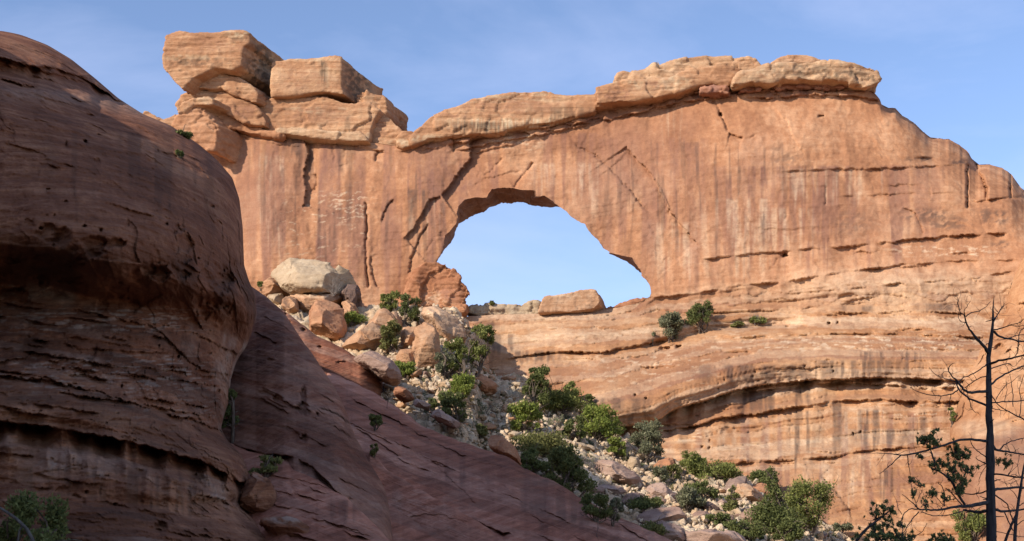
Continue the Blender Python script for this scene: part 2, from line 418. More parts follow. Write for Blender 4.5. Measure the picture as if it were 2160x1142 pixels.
STRATA = ['300,700 1000,664 1140,660 1290,662 1345,650 1385,625 1450,620 1560,602 1660,593 1750,577 1830,566 2130,560 2330,560',
          '300,730 1000,690 1390,672 1560,656 1675,653 1760,650 1910,652 2060,650 2330,650',
          '300,800 1075,756 1150,743 1210,741 1270,743 1325,731 1390,724 1425,721 1490,703 1560,712 1635,708 1760,703 1860,703 2075,711 2330,715',
          '300,960 1230,840 1400,790 1500,765 1610,738 1735,731 1840,736 2060,736 2330,745',
          '300,1100 1230,905 1300,901 1380,891 1425,861 1500,841 1550,823 1610,811 1710,801 1860,796 1950,798 2010,801 2330,810',
          '300,1130 1230,930 1425,903 1465,899 1525,879 1600,871 1670,857 1710,856 1760,846 1860,842 1935,847 2025,846 2330,850',
          '300,1200 1300,985 1400,973 1490,981 1560,976 1690,968 1770,961 1810,951 1910,943 2000,940 2330,930']
def build_wall():
    xs = np.arange(316, 2262, 2.1); nc = len(xs)
    nr = 455
    top = np.interp(xs, T_WALL[:, 0], T_WALL[:, 1])
    top = top + 3.2 * fbm(np.stack([xs / 16, xs * 0, xs * 0], 1), 1, 4, 2) * sstep(1862, 1885, xs)
    v = np.linspace(0, 1, nr)
    bot = 1420.0
    # rows are dense down to the bottom of the view, sparse below
    split = 1165.0; n1 = 432
    rows = np.empty((nr, nc))
    rows[:n1] = top[None] + (split - top)[None] * np.linspace(0, 1, n1)[:, None]
    rows[n1:] = split + (bot - split) * np.linspace(0, 1, nr - n1 + 1)[1:, None]
    X = np.broadcast_to(xs[None], rows.shape).copy(); Y = rows
    f = Field(X, Y, cliff_depth(X, Y)); f.ls = .62
    tp = np.broadcast_to(top[None], Y.shape)
    # shoulder at the skyline, open part only
    f.D += 3.2 * np.clip(1 - (Y - tp) / 26, 0, 1) ** 2 * sstep(1850, 1880, X)
    f.D += 7.0 * np.clip(1 - (Y - tp) / 130, 0, 1) ** 2 * sstep(1870, 2050, X) * .9
    low = sstep(640, 680, Y + np.interp(X, [300, 1000, 1385, 1560, 2260], [-20, -10, 30, 55, 90]))
    # ----- big forms
    f.bump(1610, 380, 260, 200, -2.2); f.bump(700, 440, 120, 170, -1.4); f.bump(1180, 340, 130, 60, 1.2)
    f.bump(560, 420, 60, 200, -1.6); f.bump(890, 430, 70, 130, -1.2); f.bump(1900, 610, 200, 40, -1.0)
    f.bump(1075, 355, 120, 45, 1.0)
    # pillar left of the cliff with its shaded right flank
    f.crack('632,283 646,300 650,325 641,362 645,402 640,440', 3, .0, 2.0, 40, -1, .06)
    f.crack('700,300 706,330 700,352', 2, .6); f.crack('727,300 728,335', 2, .7); f.crack('797,318 790,340', 3, .9, 1.0, 20, -1)
    # left jamb flakes
    f.crack('956,288 955,322', 3.0, .9, 1.2, 16, -1); f.crack('990,289 993,322 991,335 966,366 946,398 930,412', 3.0, .1, 2.6, 40, -1, .04)
    f.crack('930,412 905,420 890,450 872,482 850,505', 2.5, .0, 1.6, 40, -1)
    f.crack('766,425 774,432 773,452 775,480 771,520 773,575 780,610', 2.0, 2.6, .35, 14, 1, .05)
    f.crack('780,540 782,570 798,612', 1.6, .6, .6, 16, -1); f.crack('905,470 885,500 868,540 860,580', 2, .5, .8, 20, -1)
    f.crack('668,366 672,386 664,402 650,404', 2.2, 1.0, .8, 14, 1); f.crack('830,418 812,440 803,470', 2, .4, .8, 20, -1)
    f.crack('938,497 915,500 905,520 897,535', 1.8, .5); f.crack('740,345 700,355 690,362', 1.6, .5); f.crack('860,375 830,378', 1.6, .5)
    # over the opening
    f.crack('1126,344 1112,362 1100,374 1090,388 1083,397', 2.6, 1.4, .7, 14, 1, .02)
    f.crack('1062,336 1045,350 1038,362 1020,372', 1.8, .8, .5, 14, 1); f.crack('1100,360 1068,364 1050,372 1015,378', 1.6, .7, .4, 12, -1)
    f.crack('1000,350 1010,362 1008,378', 2, .5); f.crack('994,335 984,352 975,368', 2, .5); f.crack('968,385 985,405 990,416', 1.6, .4)
    f.crack('996,392 1014,386', 2.4, .9); f.crack('1170,374 1182,372', 2, .6)
    # right of the opening
    f.crack('1213,309 1250,325 1281,350 1310,382 1330,402 1345,425 1376,454', 1.9, 1.0, .45, 30, -1, .08)
    f.crack('1318,306 1340,332 1370,362 1388,392 1400,425 1424,460 1450,490 1476,522', 3.5, .35, 1.9, 44, 1, .1)
    f.crack('1375,365 1395,400 1416,446', 1.8, .4, -.5, 14, 1); 
    f.crack('1502,213 1512,224 1522,245 1527,258 1536,278', 2.4, 1.3, .7, 30, -1, .02); f.crack('1537,282 1568,292', 2.2, 1.3, .9, 18, 1, .02); f.crack('1568,293 1585,290 1600,284 1612,290', 1.6, .8)
    f.crack('1496,242 1515,250 1522,256', 1.6, .8); f.hollow(1520, 242, 5, 5, 1.2); 
    f.crack('1540,417 1572,452 1592,480', 1.6, .5); f.crack('1380,580 1410,540 1450,545 1480,520', 1.5, .35)
    f.crack('1625,222 1660,258 1672,290 1700,330', 1.4, .35, .3, 20, 1); f.crack('1770,250 1800,300 1815,340', 1.4, .2); f.hollow(1731, 245, 9, 2.6, .7)
    f.crack('1742,392 1742,436', 1.6, 1.0); f.crack('2040,346 2040,440', 2.0, 4.0, 1.2, 26, -1, .03); f.crack('2056,340 2070,372 2080,395 2082,424', 2.6, 5.0, -2.0, 30, -1, .03); f.crack('2131,362 2131,420', 1.9, 3.5, 1.2, 26, -1, .03)
    f.crack('1962,392 1963,420', 1.5, .8); f.crack('1905,437 1930,450 1941,468 1950,500', 1.8, .9, .5, 18, 1); f.crack('2000,360 2020,385 2040,410', 1.4, .4)
    f.crack('1655,440 1661,452 1655,466', 2, .7); f.hollow(1655, 539, 9, 5, 1.1); f.crack('1640,545 1632,562', 1.6, .6); f.crack('1610,520 1560,470 1540,440', 1.2, .25)
    f.crack('2065,440 2070,470 2085,510', 1.3, .4)
    f.crack('1690,965 1665,880 1668,925', 1.6, .5); f.crack('1727,1000 1760,1035 1790,1075 1800,1100', 1.8, .6, .7, 22, -1)
    # ----- ledges, upper wall
    rub = [('1250,236 1335,226 1387,214 1430,205 1470,196 1560,191 1620,193 1700,186 1800,187 1845,194', .9), ('1200,262 1260,256 1350,236 1450,213 1540,204 1620,208 1700,200 1800,202 1850,211', .9),
           ('880,298 999,288 1062,285 1160,266 1250,250', .8), ('980,316 1040,300 1120,288 1200,272 1250,262', .5), ('1000,322 1060,308 1130,298', .4), ('1300,248 1330,242 1400,228 1480,208', .6)]
    for P, r in rub: f.ledge(P, r, 8, .45, 5, 1.6, 3.5)
    f.ledge('640,294 720,302 800,318 850,318', .7, 10, .3, 6, rough=2)
    f.ledge('450,285 520,290 560,300 640,310', .5, 9, .3, 6, rough=3)
    f.ledge('1650,362 1720,357 1800,355 1880,355 1940,350 2050,347', .6, 22, .35, 12, rough=3)
    f.ledge('1700,432 1910,425 2040,422 2160,417', -.35, 14, .0, 9); f.ledge('1790,412 1905,408 2040,404 2080,404', .35, 8, .1); f.ledge('2060,424 2160,412', .5, 8, .3)
    f.ledge('1490,546 1560,537 1650,530 1760,522 1860,512 1950,502 2010,497 2124,491', .8, 20, .45, 9, 1.6, 2.5)
    f.ledge('1800,570 1910,557 2010,550 2134,548', .5, 16, .25, 8)
    # ----- ledges, lower banded wall
    f.ledge('1385,626 1450,620 1560,602 1660,593 1750,577 1830,566 1950,560', .9, 30, .5, 10)
    f.ledge('1675,618 1810,606 1920,596 2060,586 2128,572', .6, 20, .3, 8); f.ledge('1040,700 1110,690 1200,694', .3, 10, .1)
    f.ledge('1500,660 1560,656 1675,653 1760,637 1840,625', .6, 22, .3, 8); f.ledge('1760,658 1840,660 1910,655 2030,660', 1.0, 14, .5, 10)
    f.ledge('1060,758 1150,743 1210,741 1270,743 1325,731 1392,719', 1.3, 26, .6, 14)
    # bench with shrubs, then the swelling below it
    f.D += 2.4 * sstep(0, 1, np.exp(-np.abs(Y - np.interp(X, [1360, 1425, 1500, 1650, 1700], [728, 715, 694, 684, 684])) / 14)) * sstep(1350, 1400, X) * (1 - sstep(1630, 1720, X))
    f.ledge('1380,742 1425,724 1490,706 1560,712 1635,708 1760,703 1860,703 2075,711', .8, 18, .5, 12)
    f.ledge('1530,756 1560,748 1610,738 1735,731 1840,736 2060,736', .6, 14, .3, 8)
    f.hollow(1402, 736, 15, 6, 1.3); f.hollow(1432, 732, 8, 5, 1.4); f.hollow(1560, 746, 42, 5, .7); f.hollow(1661, 690, 6, 3, .8); f.hollow(1749, 682, 5, 3, 1.); f.hollow(1767, 681, 4, 2, 1.)
    # the great overhang
    ov = np.interp(X, [1180, 1300, 1380, 1425, 1500, 1550, 1610, 1710, 1860, 2010, 2260], [898, 901, 891, 861, 841, 823, 811, 801, 796, 801, 808])
    ovw = sstep(1170, 1290, X)
    f.D -= 4.2 * np.exp(-((np.minimum(Y - ov, 0) + 42) / 52) ** 2) * (Y < ov + 1) * ovw * np.interp(X, [1200, 1450, 1700, 2100], [1.25, 1.0, .6, .4])
    f.ls = .75
    f.ledge('1215,899 1300,901 1380,891 1425,861 1500,841 1550,823 1610,811 1710,801 1860,796 1950,798 2015,801', 2.6, 34, .6, 12, 3.0, 3)
    f.ledge('1540,832 1685,813 1760,806 1880,811 1950,818 2030,816', 1.4, 16, .5, 9, 2)
    f.ledge('1410,908 1425,903 1465,899 1525,879 1600,871 1625,867 1670,858 1710,856 1760,846 1860,842 1935,847 2030,846', 1.7, 26, .7, 12, 2)
    f.ledge('1380,968 1490,981 1530,980 1560,976 1690,968 1770,961 1810,951 1910,943 2005,939', .9, 22, .6, 14, 2.2)
    f.bump(1480, 940, 90, 26, -1.2); f.bump(1560, 700, 160, 26, -1.0); f.bump(1690, 760, 200, 26, -.8); f.bump(1200, 705, 120, 26, -1.0)
    rg = np.random.default_rng(12)
    for k in range(24):
        hx = rg.uniform(1450, 1790); hy = np.interp(hx, [1450, 1600, 1800], [838, 795, 768]) + rg.normal() * 22
        f.hollow(hx, hy, rg.uniform(1.6, 5), rg.uniform(1.5, 3.2), rg.uniform(.2, .6))
    for hx, hy in ((1340, 834), (1363, 841), (1497, 930), (1481, 943), (1496, 945), (1800, 915), (1815, 912)): f.hollow(hx, hy, 3.6, 3.6, .7)
    f.ls = .6; f.chips(26, 1000, 2100, 640, 1000, -.03, 5, (.3, .8)); f.chips(10, 1660, 2100, 300, 560, -.02, 6, (.2, .5))
    # ----- weathering in rock space
    V0 = world(X, Y, cliff_depth(X, Y)).reshape(-1, 3)
    sh = X.shape
    lowf = low.ravel()
    s_id = np.empty(sh)
    LY = [np.interp(xs, S_(p)[:, 0], S_(p)[:, 1]) for p in STRATA]
    LY = np.array([top - 5, (top + LY[0]) * .5] + LY + [np.full(nc, 1420.)])
    LY = np.maximum.accumulate(LY + np.arange(len(LY))[:, None] * .01, 0)
    lv = np.cumsum([0, 12, 12, 2.2, 3.0, 3.6, 5, 2.6, 5, 22])
    for c in range(nc): s_id[:, c] = np.interp(Y[:, c], LY[:, c], lv)
    bed = np.stack([V0[:, 0] * .07, V0[:, 1] * .05, s_id.ravel() * 2.4], 1)
    bed2 = np.stack([V0[:, 0] * .16, V0[:, 1] * .1, s_id.ravel() * 6.5 + V0[:, 0] * .10], 1)
    dn = 1.1 * fbm(V0, .045, 3, 1)
    dn += (.22 * lowf + .06) * fbm(bed, .6, 4, 21, .5)
    dn += (.07 * lowf + .015) * fbm(bed2, 1, 3, 25, .6, ridged=True)
    fv, fe = facets(V0 * np.array([1, 1, .62]), 4.2, 2, .9, True)
    fv2, fe2 = facets(V0 * np.array([1, 1, .7]) + 1.3 * fbm(V0, .3, 2, 9)[:, None], 1.7, 4, .8, True)
    up = (1 - lowf)
    pm = np.clip(.45 + 1.2 * fbm(V0, .06, 2, 40), .05, 1)
    dn += up * pm * (.26 * fv * sstep(0, .35, fe) + .09 * fv2 * sstep(0, .3, fe2))
    dn += lowf * (.05 * fv2 + .10 * fv)
    bz = V0.copy(); bz[:, 2] = s_id.ravel()
    dn -= lowf * (.30 * beds(bz, 1.5, 3, .35) + .20 * beds(bz, .62, 6, .4)) + up * .05 * beds(bz, 1.3, 9, .4)
    dn += .12 * fbm(V0 * np.array([1.1, 1.1, .35]), .5, 4, 3, .55)
    dn += .05 * fbm(V0, 1.6, 3, 5, .6)
    f.D += dn.reshape(sh)
    band = np.exp(-((Y - np.interp(X, [860, 1062, 1250, 1400, 1560, 1850], [305, 292, 250, 208, 193, 196])) / 13) ** 2) * sstep(850, 900, X) * (1 - sstep(1850, 1870, X))
    fv3, fe3 = facets(V0 * np.array([.7, 1, 1.6]), 1.3, 8, .6, True)
    f.D += band * (.75 * fv3.reshape(sh) - .3)
    # ----- stains and bleaching that belong to the rock
    st = np.zeros(sh); pl = np.zeros(sh); mv = np.zeros(sh)
    for a in ((1812, 1864, 742, 800, 9, 1), (1903, 1942, 742, 800, 9, 2), (1665, 1712, 866, 975, 12, 5), (1716, 1782, 848, 970, 16, 3), (1808, 1868, 864, 930, 10, 4), (1800, 1925, 905, 955, 18, 5), (1925, 1955, 880, 945, 8, 6), (1856, 1884, 990, 1060, 8, 7), (1664, 1712, 815, 862, 12, 8),
              (1555, 1640, 826, 878, 14, 9), (1030, 1090, 705, 750, 12, 10), (1070, 1170, 740, 770, 14, 11), (1930, 2020, 640, 660, 20, 12), (1760, 1850, 645, 662, 20, 13), (1480, 1800, 770, 812, 20, 14), (1220, 1420, 840, 905, 30, 15), (1700, 1900, 760, 812, 12, 16),
              (640, 664, 290, 400, 8, 17), (600, 640, 288, 340, 10, 18), (860, 900, 400, 560, 10, 19), (690, 760, 430, 470, 30, 20), (1010, 1060, 680, 705, 14, 21)):
        st = np.maximum(st, .8 * hang(X, Y, *a[:4], a[4], a[5], -.05))
    for px, py, rx, ry, w in ((1935, 336, 30, 7, .8), (2022, 341, 22, 7, .9), (1955, 455, 48, 16, .75), (2000, 470, 40, 14, .75), (2080, 455, 14, 18, .8), (2110, 458, 20, 14, .8), (1660, 335, 32, 14, .55), (1640, 312, 20, 7, .4), (1420, 905, 50, 6, .2), (1800, 470, 40, 26, .4), (2110, 515, 18, 8, .7)):
        n = fbm(np.stack([X.ravel() / 17, X.ravel() * 0 + px, Y.ravel() / 9 + X.ravel() / 30], 1), 1, 4, 14).reshape(sh)
        st = np.maximum(st, w * ell(X, Y, px, py, rx, ry, .5) * sstep(-.25, .2, n))
    for px, py, rx, ry, w in ((1330, 340, 95, 85, .8), (1270, 400, 70, 90, .6), (1420, 380, 60, 100, .5), (1600, 400, 60, 110, .5), (940, 370, 60, 60, .7), (620, 400, 30, 110, .5), (890, 330, 50, 35, .5), (1760, 470, 130, 50, .4), (1200, 300, 120, 20, .4), (1420, 270, 60, 40, .35), (1700, 980, 180, 40, .25), (1560, 1030, 100, 30, .2), (590, 400, 25, 100, .4)):
        mv = np.maximum(mv, w * ell(X, Y, px, py, rx, ry, .6))
    for k_, a_ in enumerate(((1150, 1500, 290, 690, 30, .10), (1240, 1480, 300, 640, 17, .15), (1480, 1990, 350, 570, 26, .05), (1500, 1800, 350, 560, 12, .2), (480, 1010, 290, 690, 30, .05), (820, 1010, 300, 640, 18, .05), (1010, 1300, 280, 470, 20, .15), (1400, 2000, 870, 1150, 26, .10))):
        mv = np.maximum(mv, .95 * hang(X, Y, *a_[:5], 133 + k_, a_[5], .22))
    st = np.maximum(st, .5 * hang(X, Y, 1250, 1700, 300, 560, 14, 38, .35, .15)); st = np.maximum(st, .5 * hang(X, Y, 520, 960, 300, 600, 15, 39, .36, .15))
    tone = bed_tone(bz, 1.5, 3, .35).reshape(sh); tone2 = bed_tone(bz, .62, 6, .4).reshape(sh)
    pl = np.maximum(pl, low * (.30 * (tone > .72) + .22 * (tone2 > .75))); mv = np.maximum(mv, low * (.45 * (tone < .22) + .3 * (tone2 < .2)))
    for a in ((1480, 1650, 420, 620, 9, 1, .15), (1650, 1870, 358, 440, 9, 2, .15), (1560, 1720, 440, 560, 8, 3, .2), (1130, 1260, 345, 470, 8, 4, .25), (545, 600, 330, 560, 7, 5, .2), (1380, 1470, 470, 600, 10, 6, .2), (1700, 1860, 960, 1100, 9, 7, .25), (1420, 1640, 905, 960, 14, 8, .2), (1090, 1230, 746, 775, 6, 9, .1), (860, 930, 420, 520, 9, 10, .3), (1400, 1440, 225, 330, 8, 11, .2), (1760, 1830, 866, 960, 8, 12, .2)):
        pl = np.maximum(pl, .38 * hang(X, Y, a[0], a[1], a[2], a[3], a[4] * 1.5, a[5] + 60, a[6]))
    Yw = Y + 5 * fbm(np.stack([X.ravel() / 18, X.ravel() * 0, Y.ravel() / 18], 1), 1, 2, 5).reshape(sh) + .12 * X
    pl = np.maximum(pl, .6 * shred(X, Yw, 600, 780, 490, 625, 36, 5.5, 1, .42)); pl = np.maximum(pl, .75 * shred(X, Yw, 700, 770, 492, 556, 24, 4.5, 2, .15))
    pl = np.maximum(pl, .75 * shred(X, Y, 1480, 2080, 704, 742, 26, 5, 3, .2)); pl = np.maximum(pl, .6 * shred(X, Y, 1240, 1500, 740, 810, 24, 5, 4, .3)); pl = np.maximum(pl, .55 * shred(X, Y, 1760, 2060, 850, 885, 30, 5, 5, .3))
    pl = np.maximum(pl, .7 * shred(X, Y, 1400, 1500, 905, 935, 40, 6, 6, .1)); pl = np.maximum(pl, .7 * shred(X, Y, 1880, 2100, 520, 540, 20, 6, 7, .1)); pl = np.maximum(pl, .5 * shred(X, Y, 1020, 1140, 280, 320, 30, 6, 8, .1))
    ovb = np.exp(-((Y - ov - 6) / 5) ** 2) * sstep(1440, 1500, X)
    pl = np.maximum(pl, .9 * ovb * sstep(-.05, .25, fbm(np.stack([X.ravel() / 16, X.ravel() * 0, Y.ravel() / 12], 1), 1, 2, 91).reshape(sh)))
    pl = np.maximum(pl, .5 * ell(X, Y, 1150, 668, 180, 8)); pl = np.maximum(pl, .35 * ell(X, Y, 1900, 610, 240, 40, .6)); pl = np.maximum(pl, .55 * ell(X, Y, 1360, 905, 60, 9))
    # red parting under the caprock
    mv = np.maximum(mv, .9 * band * sstep(-.2, .3, fbm(V0, .5, 2, 77).reshape(sh)))
    # ----- opening
    hp = resample(np.vstack([HOLE_F, HOLE_F[:1]]), 1.8)
    hb = np.empty_like(hp)
    arc = np.r_[0, np.cumsum(np.hypot(*np.diff(np.vstack([HOLE_F, HOLE_F[:1]]), axis=0).T))]
    tq = np.linspace(0, arc[-1], len(hp)); BB = np.vstack([HOLE_B, HOLE_B[:1]])
    for k in (0, 1): hb[:, k] = np.interp(tq, arc, BB[:, k])
    jig = 1.1 * np.stack([fbm(np.stack([hp[:, 0] / 8, hp[:, 1] / 8, hp[:, 0] * 0 + 9 * k], 1), 1, 3, 6) for k in (0, 1)], 1)
    hp = hp + jig; hb = hb + 1.3 * jig[::1]
    ins = inside(hp, X, Y)
    quads = grid_quads(nr, nc)
    q_in = ins.ravel()[quads].all(1)
    keepq = quads[~q_in]
    used = np.zeros(nr * nc, bool); used[keepq.ravel()] = True
    snap = np.where(used & ins.ravel())[0]
    sx, sy = X.ravel()[snap], Y.ravel()[snap]
    for s in range(0, len(snap), 400):
        d = (hp[None, :, 0] - sx[s:s + 400, None]) ** 2 + (hp[None, :, 1] - sy[s:s + 400, None]) ** 2
        k = d.argmin(1); X.ravel()[snap[s:s + 400]] = hp[k, 0]; Y.ravel()[snap[s:s + 400]] = hp[k, 1]
    # depth of the rim from the snapped vertices
    D = f.D.copy()
    rimD = np.empty(len(hp))
    for i in range(len(hp)):
        rimD[i] = D.ravel()[snap[((X.ravel()[snap] - hp[i, 0]) ** 2 + (Y.ravel()[snap] - hp[i, 1]) ** 2).argmin()]]
    rimD = np.convolve(np.r_[rimD[-3:], rimD, rimD[:3]], np.ones(7) / 7, 'valid')
    # make the face meet the rim exactly
    for s in range(0, len(snap), 400):
        d = (hp[None, :, 0] - X.ravel()[snap[s:s + 400], None]) ** 2 + (hp[None, :, 1] - Y.ravel()[snap[s:s + 400], None]) ** 2
        D.ravel()[snap[s:s + 400]] = rimD[d.argmin(1)]
    V = world(X, Y, D).reshape(-1, 3)
    faces = [keepq[:, ::-1]]
    nV = len(V)
    # tunnel through the fin
    rings = [world(hp[:, 0], hp[:, 1], rimD - .02)]
    NR = 14; TH = 8.5
    Bk = world(hb[:, 0], hb[:, 1], rimD + TH)
    for k in range(1, NR + 1):
        t = k / NR
        P = rings[0] * (1 - t) + Bk * t
        c = P.mean(0); dr = P - c; dr[:, 1] = 0; dr /= np.linalg.norm(dr, axis=1)[:, None]
        amp = .55 * np.sin(math.pi * min(t, .999))
        fv4, _ = facets(P, 2.2, 3, .8)
        rings.append(P + dr * (amp * (fbm(P, .35, 4, 8) + .6 * fv4 + .35))[:, None])
    ring = np.concatenate(rings); m = len(hp)
    a = np.arange(m - 1)
    tun = np.concatenate([np.stack([a + k * m, a + 1 + k * m, a + 1 + (k + 1) * m, a + (k + 1) * m], 1) for k in range(NR)]) + nV
    V = np.concatenate([V, ring]); faces.append(tun)
    nV2 = len(V)
    # the far side of the fin
    bi = np.r_[np.arange(0, nr, 7), nr - 1]; bj = np.r_[np.arange(0, nc, 7), nc - 1]
    bX, bY = X[np.ix_(bi, bj)], Y[np.ix_(bi, bj)]
    Vb = world(bX, bY, np.maximum(D[np.ix_(bi, bj)], cliff_depth(bX, bY)) + TH)
    infl = HOLE_B.mean(0) + (HOLE_B - HOLE_B.mean(0)) * 1.01
    bq = grid_quads(len(bi), len(bj)); bq = bq[~inside(infl, bX, bY).ravel()[bq].any(1)] + nV2
    V = np.concatenate([V, Vb.reshape(-1, 3)]); faces.append(bq)
    # skyline strip joining both sides
    jj = np.arange(nc); b0 = nV2
    tri = []
    for c in range(len(bj) - 1):
        for k in range(bj[c], bj[c + 1]): tri.append((k, k + 1, b0 + c))
        tri.append((bj[c + 1], b0 + c + 1, b0 + c))
    faces.append(np.array(tri))
    pad = lambda A: np.concatenate([A.ravel(), np.zeros(len(V) - A.size)])
    me = mesh_from('rock_arch', V, faces, M['wall'], {'stain': pad(st), 'pale': pad(pl), 'mauve': np.concatenate([mv.ravel(), np.full(len(V) - mv.size, .9)]), 'warm': pad(low)})  # tunnel coloured full mauve to deepen the shade of the arch ceiling
    return me, (X, Y, D, low)
# ================================================================== BLOCKS: traced outline, real thickness, remeshed and weathered
def remesh(me, voxel, smooth_it=2):
    o = bpy.data.objects.new('tmp', me); C.objects.link(o)
    r = o.modifiers.new('r', 'REMESH'); r.mode = 'VOXEL'; r.voxel_size = voxel; r.adaptivity = 0
    if smooth_it:
        s = o.modifiers.new('s', 'SMOOTH'); s.iterations = smooth_it; s.factor = .5
    dg = bpy.context.evaluated_depsgraph_get(); dg.update()
    ev = o.evaluated_get(dg)
    m2 = bpy.data.meshes.new_from_object(ev)
    n = len(m2.vertices)
    V = np.empty(n * 3, np.float32); m2.vertices.foreach_get('co', V)
    N = np.empty(n * 3, np.float32); m2.vertex_normals.foreach_get('vector', N)
    L = np.empty(len(m2.loops), np.int32); m2.loops.foreach_get('vertex_index', L)
    ls = np.empty(len(m2.polygons), np.int32); m2.polygons.foreach_get('loop_total', ls)
    st = np.cumsum(ls) - ls
    faces = []
    for k in (3, 4):
        w = np.where(ls == k)[0]
        if len(w): faces.append(np.stack([L[st[w] + i] for i in range(k)], 1))
    bpy.data.objects.remove(o); bpy.data.meshes.remove(me); bpy.data.meshes.remove(m2)
    return V.reshape(-1, 3), N.reshape(-1, 3), faces
def chop(V, seed, k=10, qlo=.89, qhi=.975):
    """break flat faces off a lump"""
    rg = np.random.default_rng(seed + 77); V = V.astype(np.float64)
    for _ in range(k):
        d = rg.normal(size=3); d[1] = -abs(d[1]) * .9; d /= np.linalg.norm(d)
        h = V @ d; lo, hi = h.min(), h.max(); lim = lo + (hi - lo) * rg.uniform(qlo, qhi)
        V = V - np.maximum(h - lim, 0)[:, None] * d
    return V
def weather(V, N, amp=.3, size=3.0, facet=.3, fsize=2.0, strata=.1, sthick=.8, seed=0, fine=.05):
    V = V.astype(np.float32)
    d = amp * fbm(V, 1 / size, 4, seed, .5)
    if facet:
        fv, fe = facets(V + .25 * fsize * fbm(V, 1.2 / fsize, 2, seed + 5)[:, None], fsize, seed, .8)
        d = d + facet * fv
    if strata:
        q = V * np.array([.12 / sthick, .12 / sthick, 1 / sthick], np.float32)
        d = d + strata * (fbm(q, 1, 3, seed + 9, .6) + .5 * fbm(q, 2.3, 2, seed + 12, .6, ridged=True)) * (1 - np.abs(N[:, 2]) * .7)
    if strata: d = d + strata * 1.3 * beds(V, sthick * .9, seed + 2, .5) * (1 - np.abs(N[:, 2]))
    d = d + fine * fbm(V, 3.0 / max(.35, size * .25), 3, seed + 15, .6)
    return V + N * d[:, None]
def prism_mesh(front, back):
    n = len(front)
    bm = bmesh.new()
    a = [bm.verts.new(p) for p in front]; b = [bm.verts.new(p) for p in back]
    bm.faces.new(a); bm.faces.new(b[::-1])
    for i in range(n):
        j = (i + 1) % n
        bm.faces.new((a[j], a[i], b[i], b[j]))
    bmesh.ops.recalc_face_normals(bm, faces=bm.faces)
    bmesh.ops.triangulate(bm, faces=[f for f in bm.faces if len(f.verts) > 4], ngon_method='EAR_CLIP')
    me = bpy.data.meshes.new('prism'); bm.to_mesh(me); bm.free()
    return me
def paint(V, spec):
    """spec: (attribute, kind, args...) features placed where the survey shows them"""
    out = {'stain': np.zeros(len(V)), 'pale': np.zeros(len(V)), 'mauve': np.zeros(len(V)), 'warm': np.zeros(len(V))}
    X, Y = project(V)
    for k, kind, w, *a in spec:
        if kind == 'e': v = ell(X, Y, *a[:4], .5) * sstep(-.35, .15, fbm(np.stack([X / 12, X * 0 + a[0], Y / 8], 1), 1, 3, 44))
        elif kind == 'h': v = hang(X, Y, *a[:4], a[4], int(a[5]), a[6] if len(a) > 6 else -.05)
        elif kind == 's': v = shred(X, Y, *a[:4], a[4], a[5], int(a[6]), a[7])
        elif kind == 'all': v = np.ones(len(V))
        out[k] = np.maximum(out[k], w * v)
    return out
def block(name, outline, Y0, vec, mat, parent=None, voxel=.16, dY=None, spec=(), taper=1.0, sm=0, **kw):
    P = poly_xy(outline) if isinstance(outline, str) else np.asarray(outline, float)
    yy = np.full(len(P), float(Y0)) if dY is None else Y0 + np.asarray(dY, float)
    fr = world(P[:, 0], P[:, 1], yy)
    bk = fr + np.array(vec, float)
    if taper != 1.0:
        c = bk.mean(0); bk = c + (bk - c) * np.array([taper, 1, taper])
    V, N, fs = remesh(prism_mesh(fr, bk), voxel, sm)
    V = weather(V, N, **kw)
    off = np.zeros(3) if parent is None else np.array(parent.location)
    at = paint(V, spec)
    me = mesh_from(name, V - off, fs, mat, at)
    if parent is None:
        return link(name, me, None, base_of(V))
    return link(name, me, parent)
def hull_rock(name, outline, Y, thick, mat, ridge=(), voxel=None, spec=(), seed=0, back=.75, sm=0, label=None, cat='boulder', group=None, front=.35, **kw):
    """a boulder: traced outline in its middle plane, ridge points nearer (negative) or farther, a smaller back"""
    P = poly_xy(outline) if isinstance(outline, str) else np.asarray(outline, float)
    P = P.mean(0) + (P - P.mean(0)) * 1.08
    rg = np.random.default_rng(seed + 1000)
    size = math.sqrt(max(1e-3, (np.ptp(P[:, 0]) * np.ptp(P[:, 1])))) * Y / F
    fr = world(P[:, 0], P[:, 1], Y + rg.uniform(-.08, .08, len(P)) * size)
    c = fr.mean(0)
    pts = [fr]
    cp = P.mean(0)
    if len(ridge):
        R = np.asarray(ridge, float); pts.append(world(R[:, 0], R[:, 1], Y + R[:, 2]))
    else:
        q = cp + (P - cp) * rg.uniform(.35, .72, (len(P), 1))
        pts.append(world(q[:, 0], q[:, 1], Y - thick * front * rg.uniform(.5, 1.2, len(P))))
    q = cp + (P - cp) * back
    bk = world(q[:, 0], q[:, 1], np.full(len(P), Y)); bk[:, 1] += thick * rg.uniform(.6, 1, len(P))
    pts.append(bk)
    bm = bmesh.new()
    for p in np.concatenate(pts): bm.verts.new(p)
    r = bmesh.ops.convex_hull(bm, input=bm.verts)
    bmesh.ops.delete(bm, geom=list({g for g in r['geom_interior'] + r['geom_unused'] if isinstance(g, bmesh.types.BMVert)}), context='VERTS')
    bmesh.ops.recalc_face_normals(bm, faces=bm.faces)
    me = bpy.data.meshes.new('hull'); bm.to_mesh(me); bm.free()
    vx = voxel or min(.16, max(.035, size / 34))
    V, N, fs = remesh(me, vx, sm)
    k = dict(amp=.025 * size, size=.45 * size, facet=.06 * size, fsize=.6 * size, strata=.018 * size, sthick=.14 * size, seed=seed, fine=.010 * size); k.update(kw)
    V = weather(chop(V, seed), N, **k)
    at = paint(V, spec)
    me = mesh_from(name, V, fs, mat, at)
    o = link(name, me, None, base_of(V))
    if label: tag(o, label, cat, group)
    return o
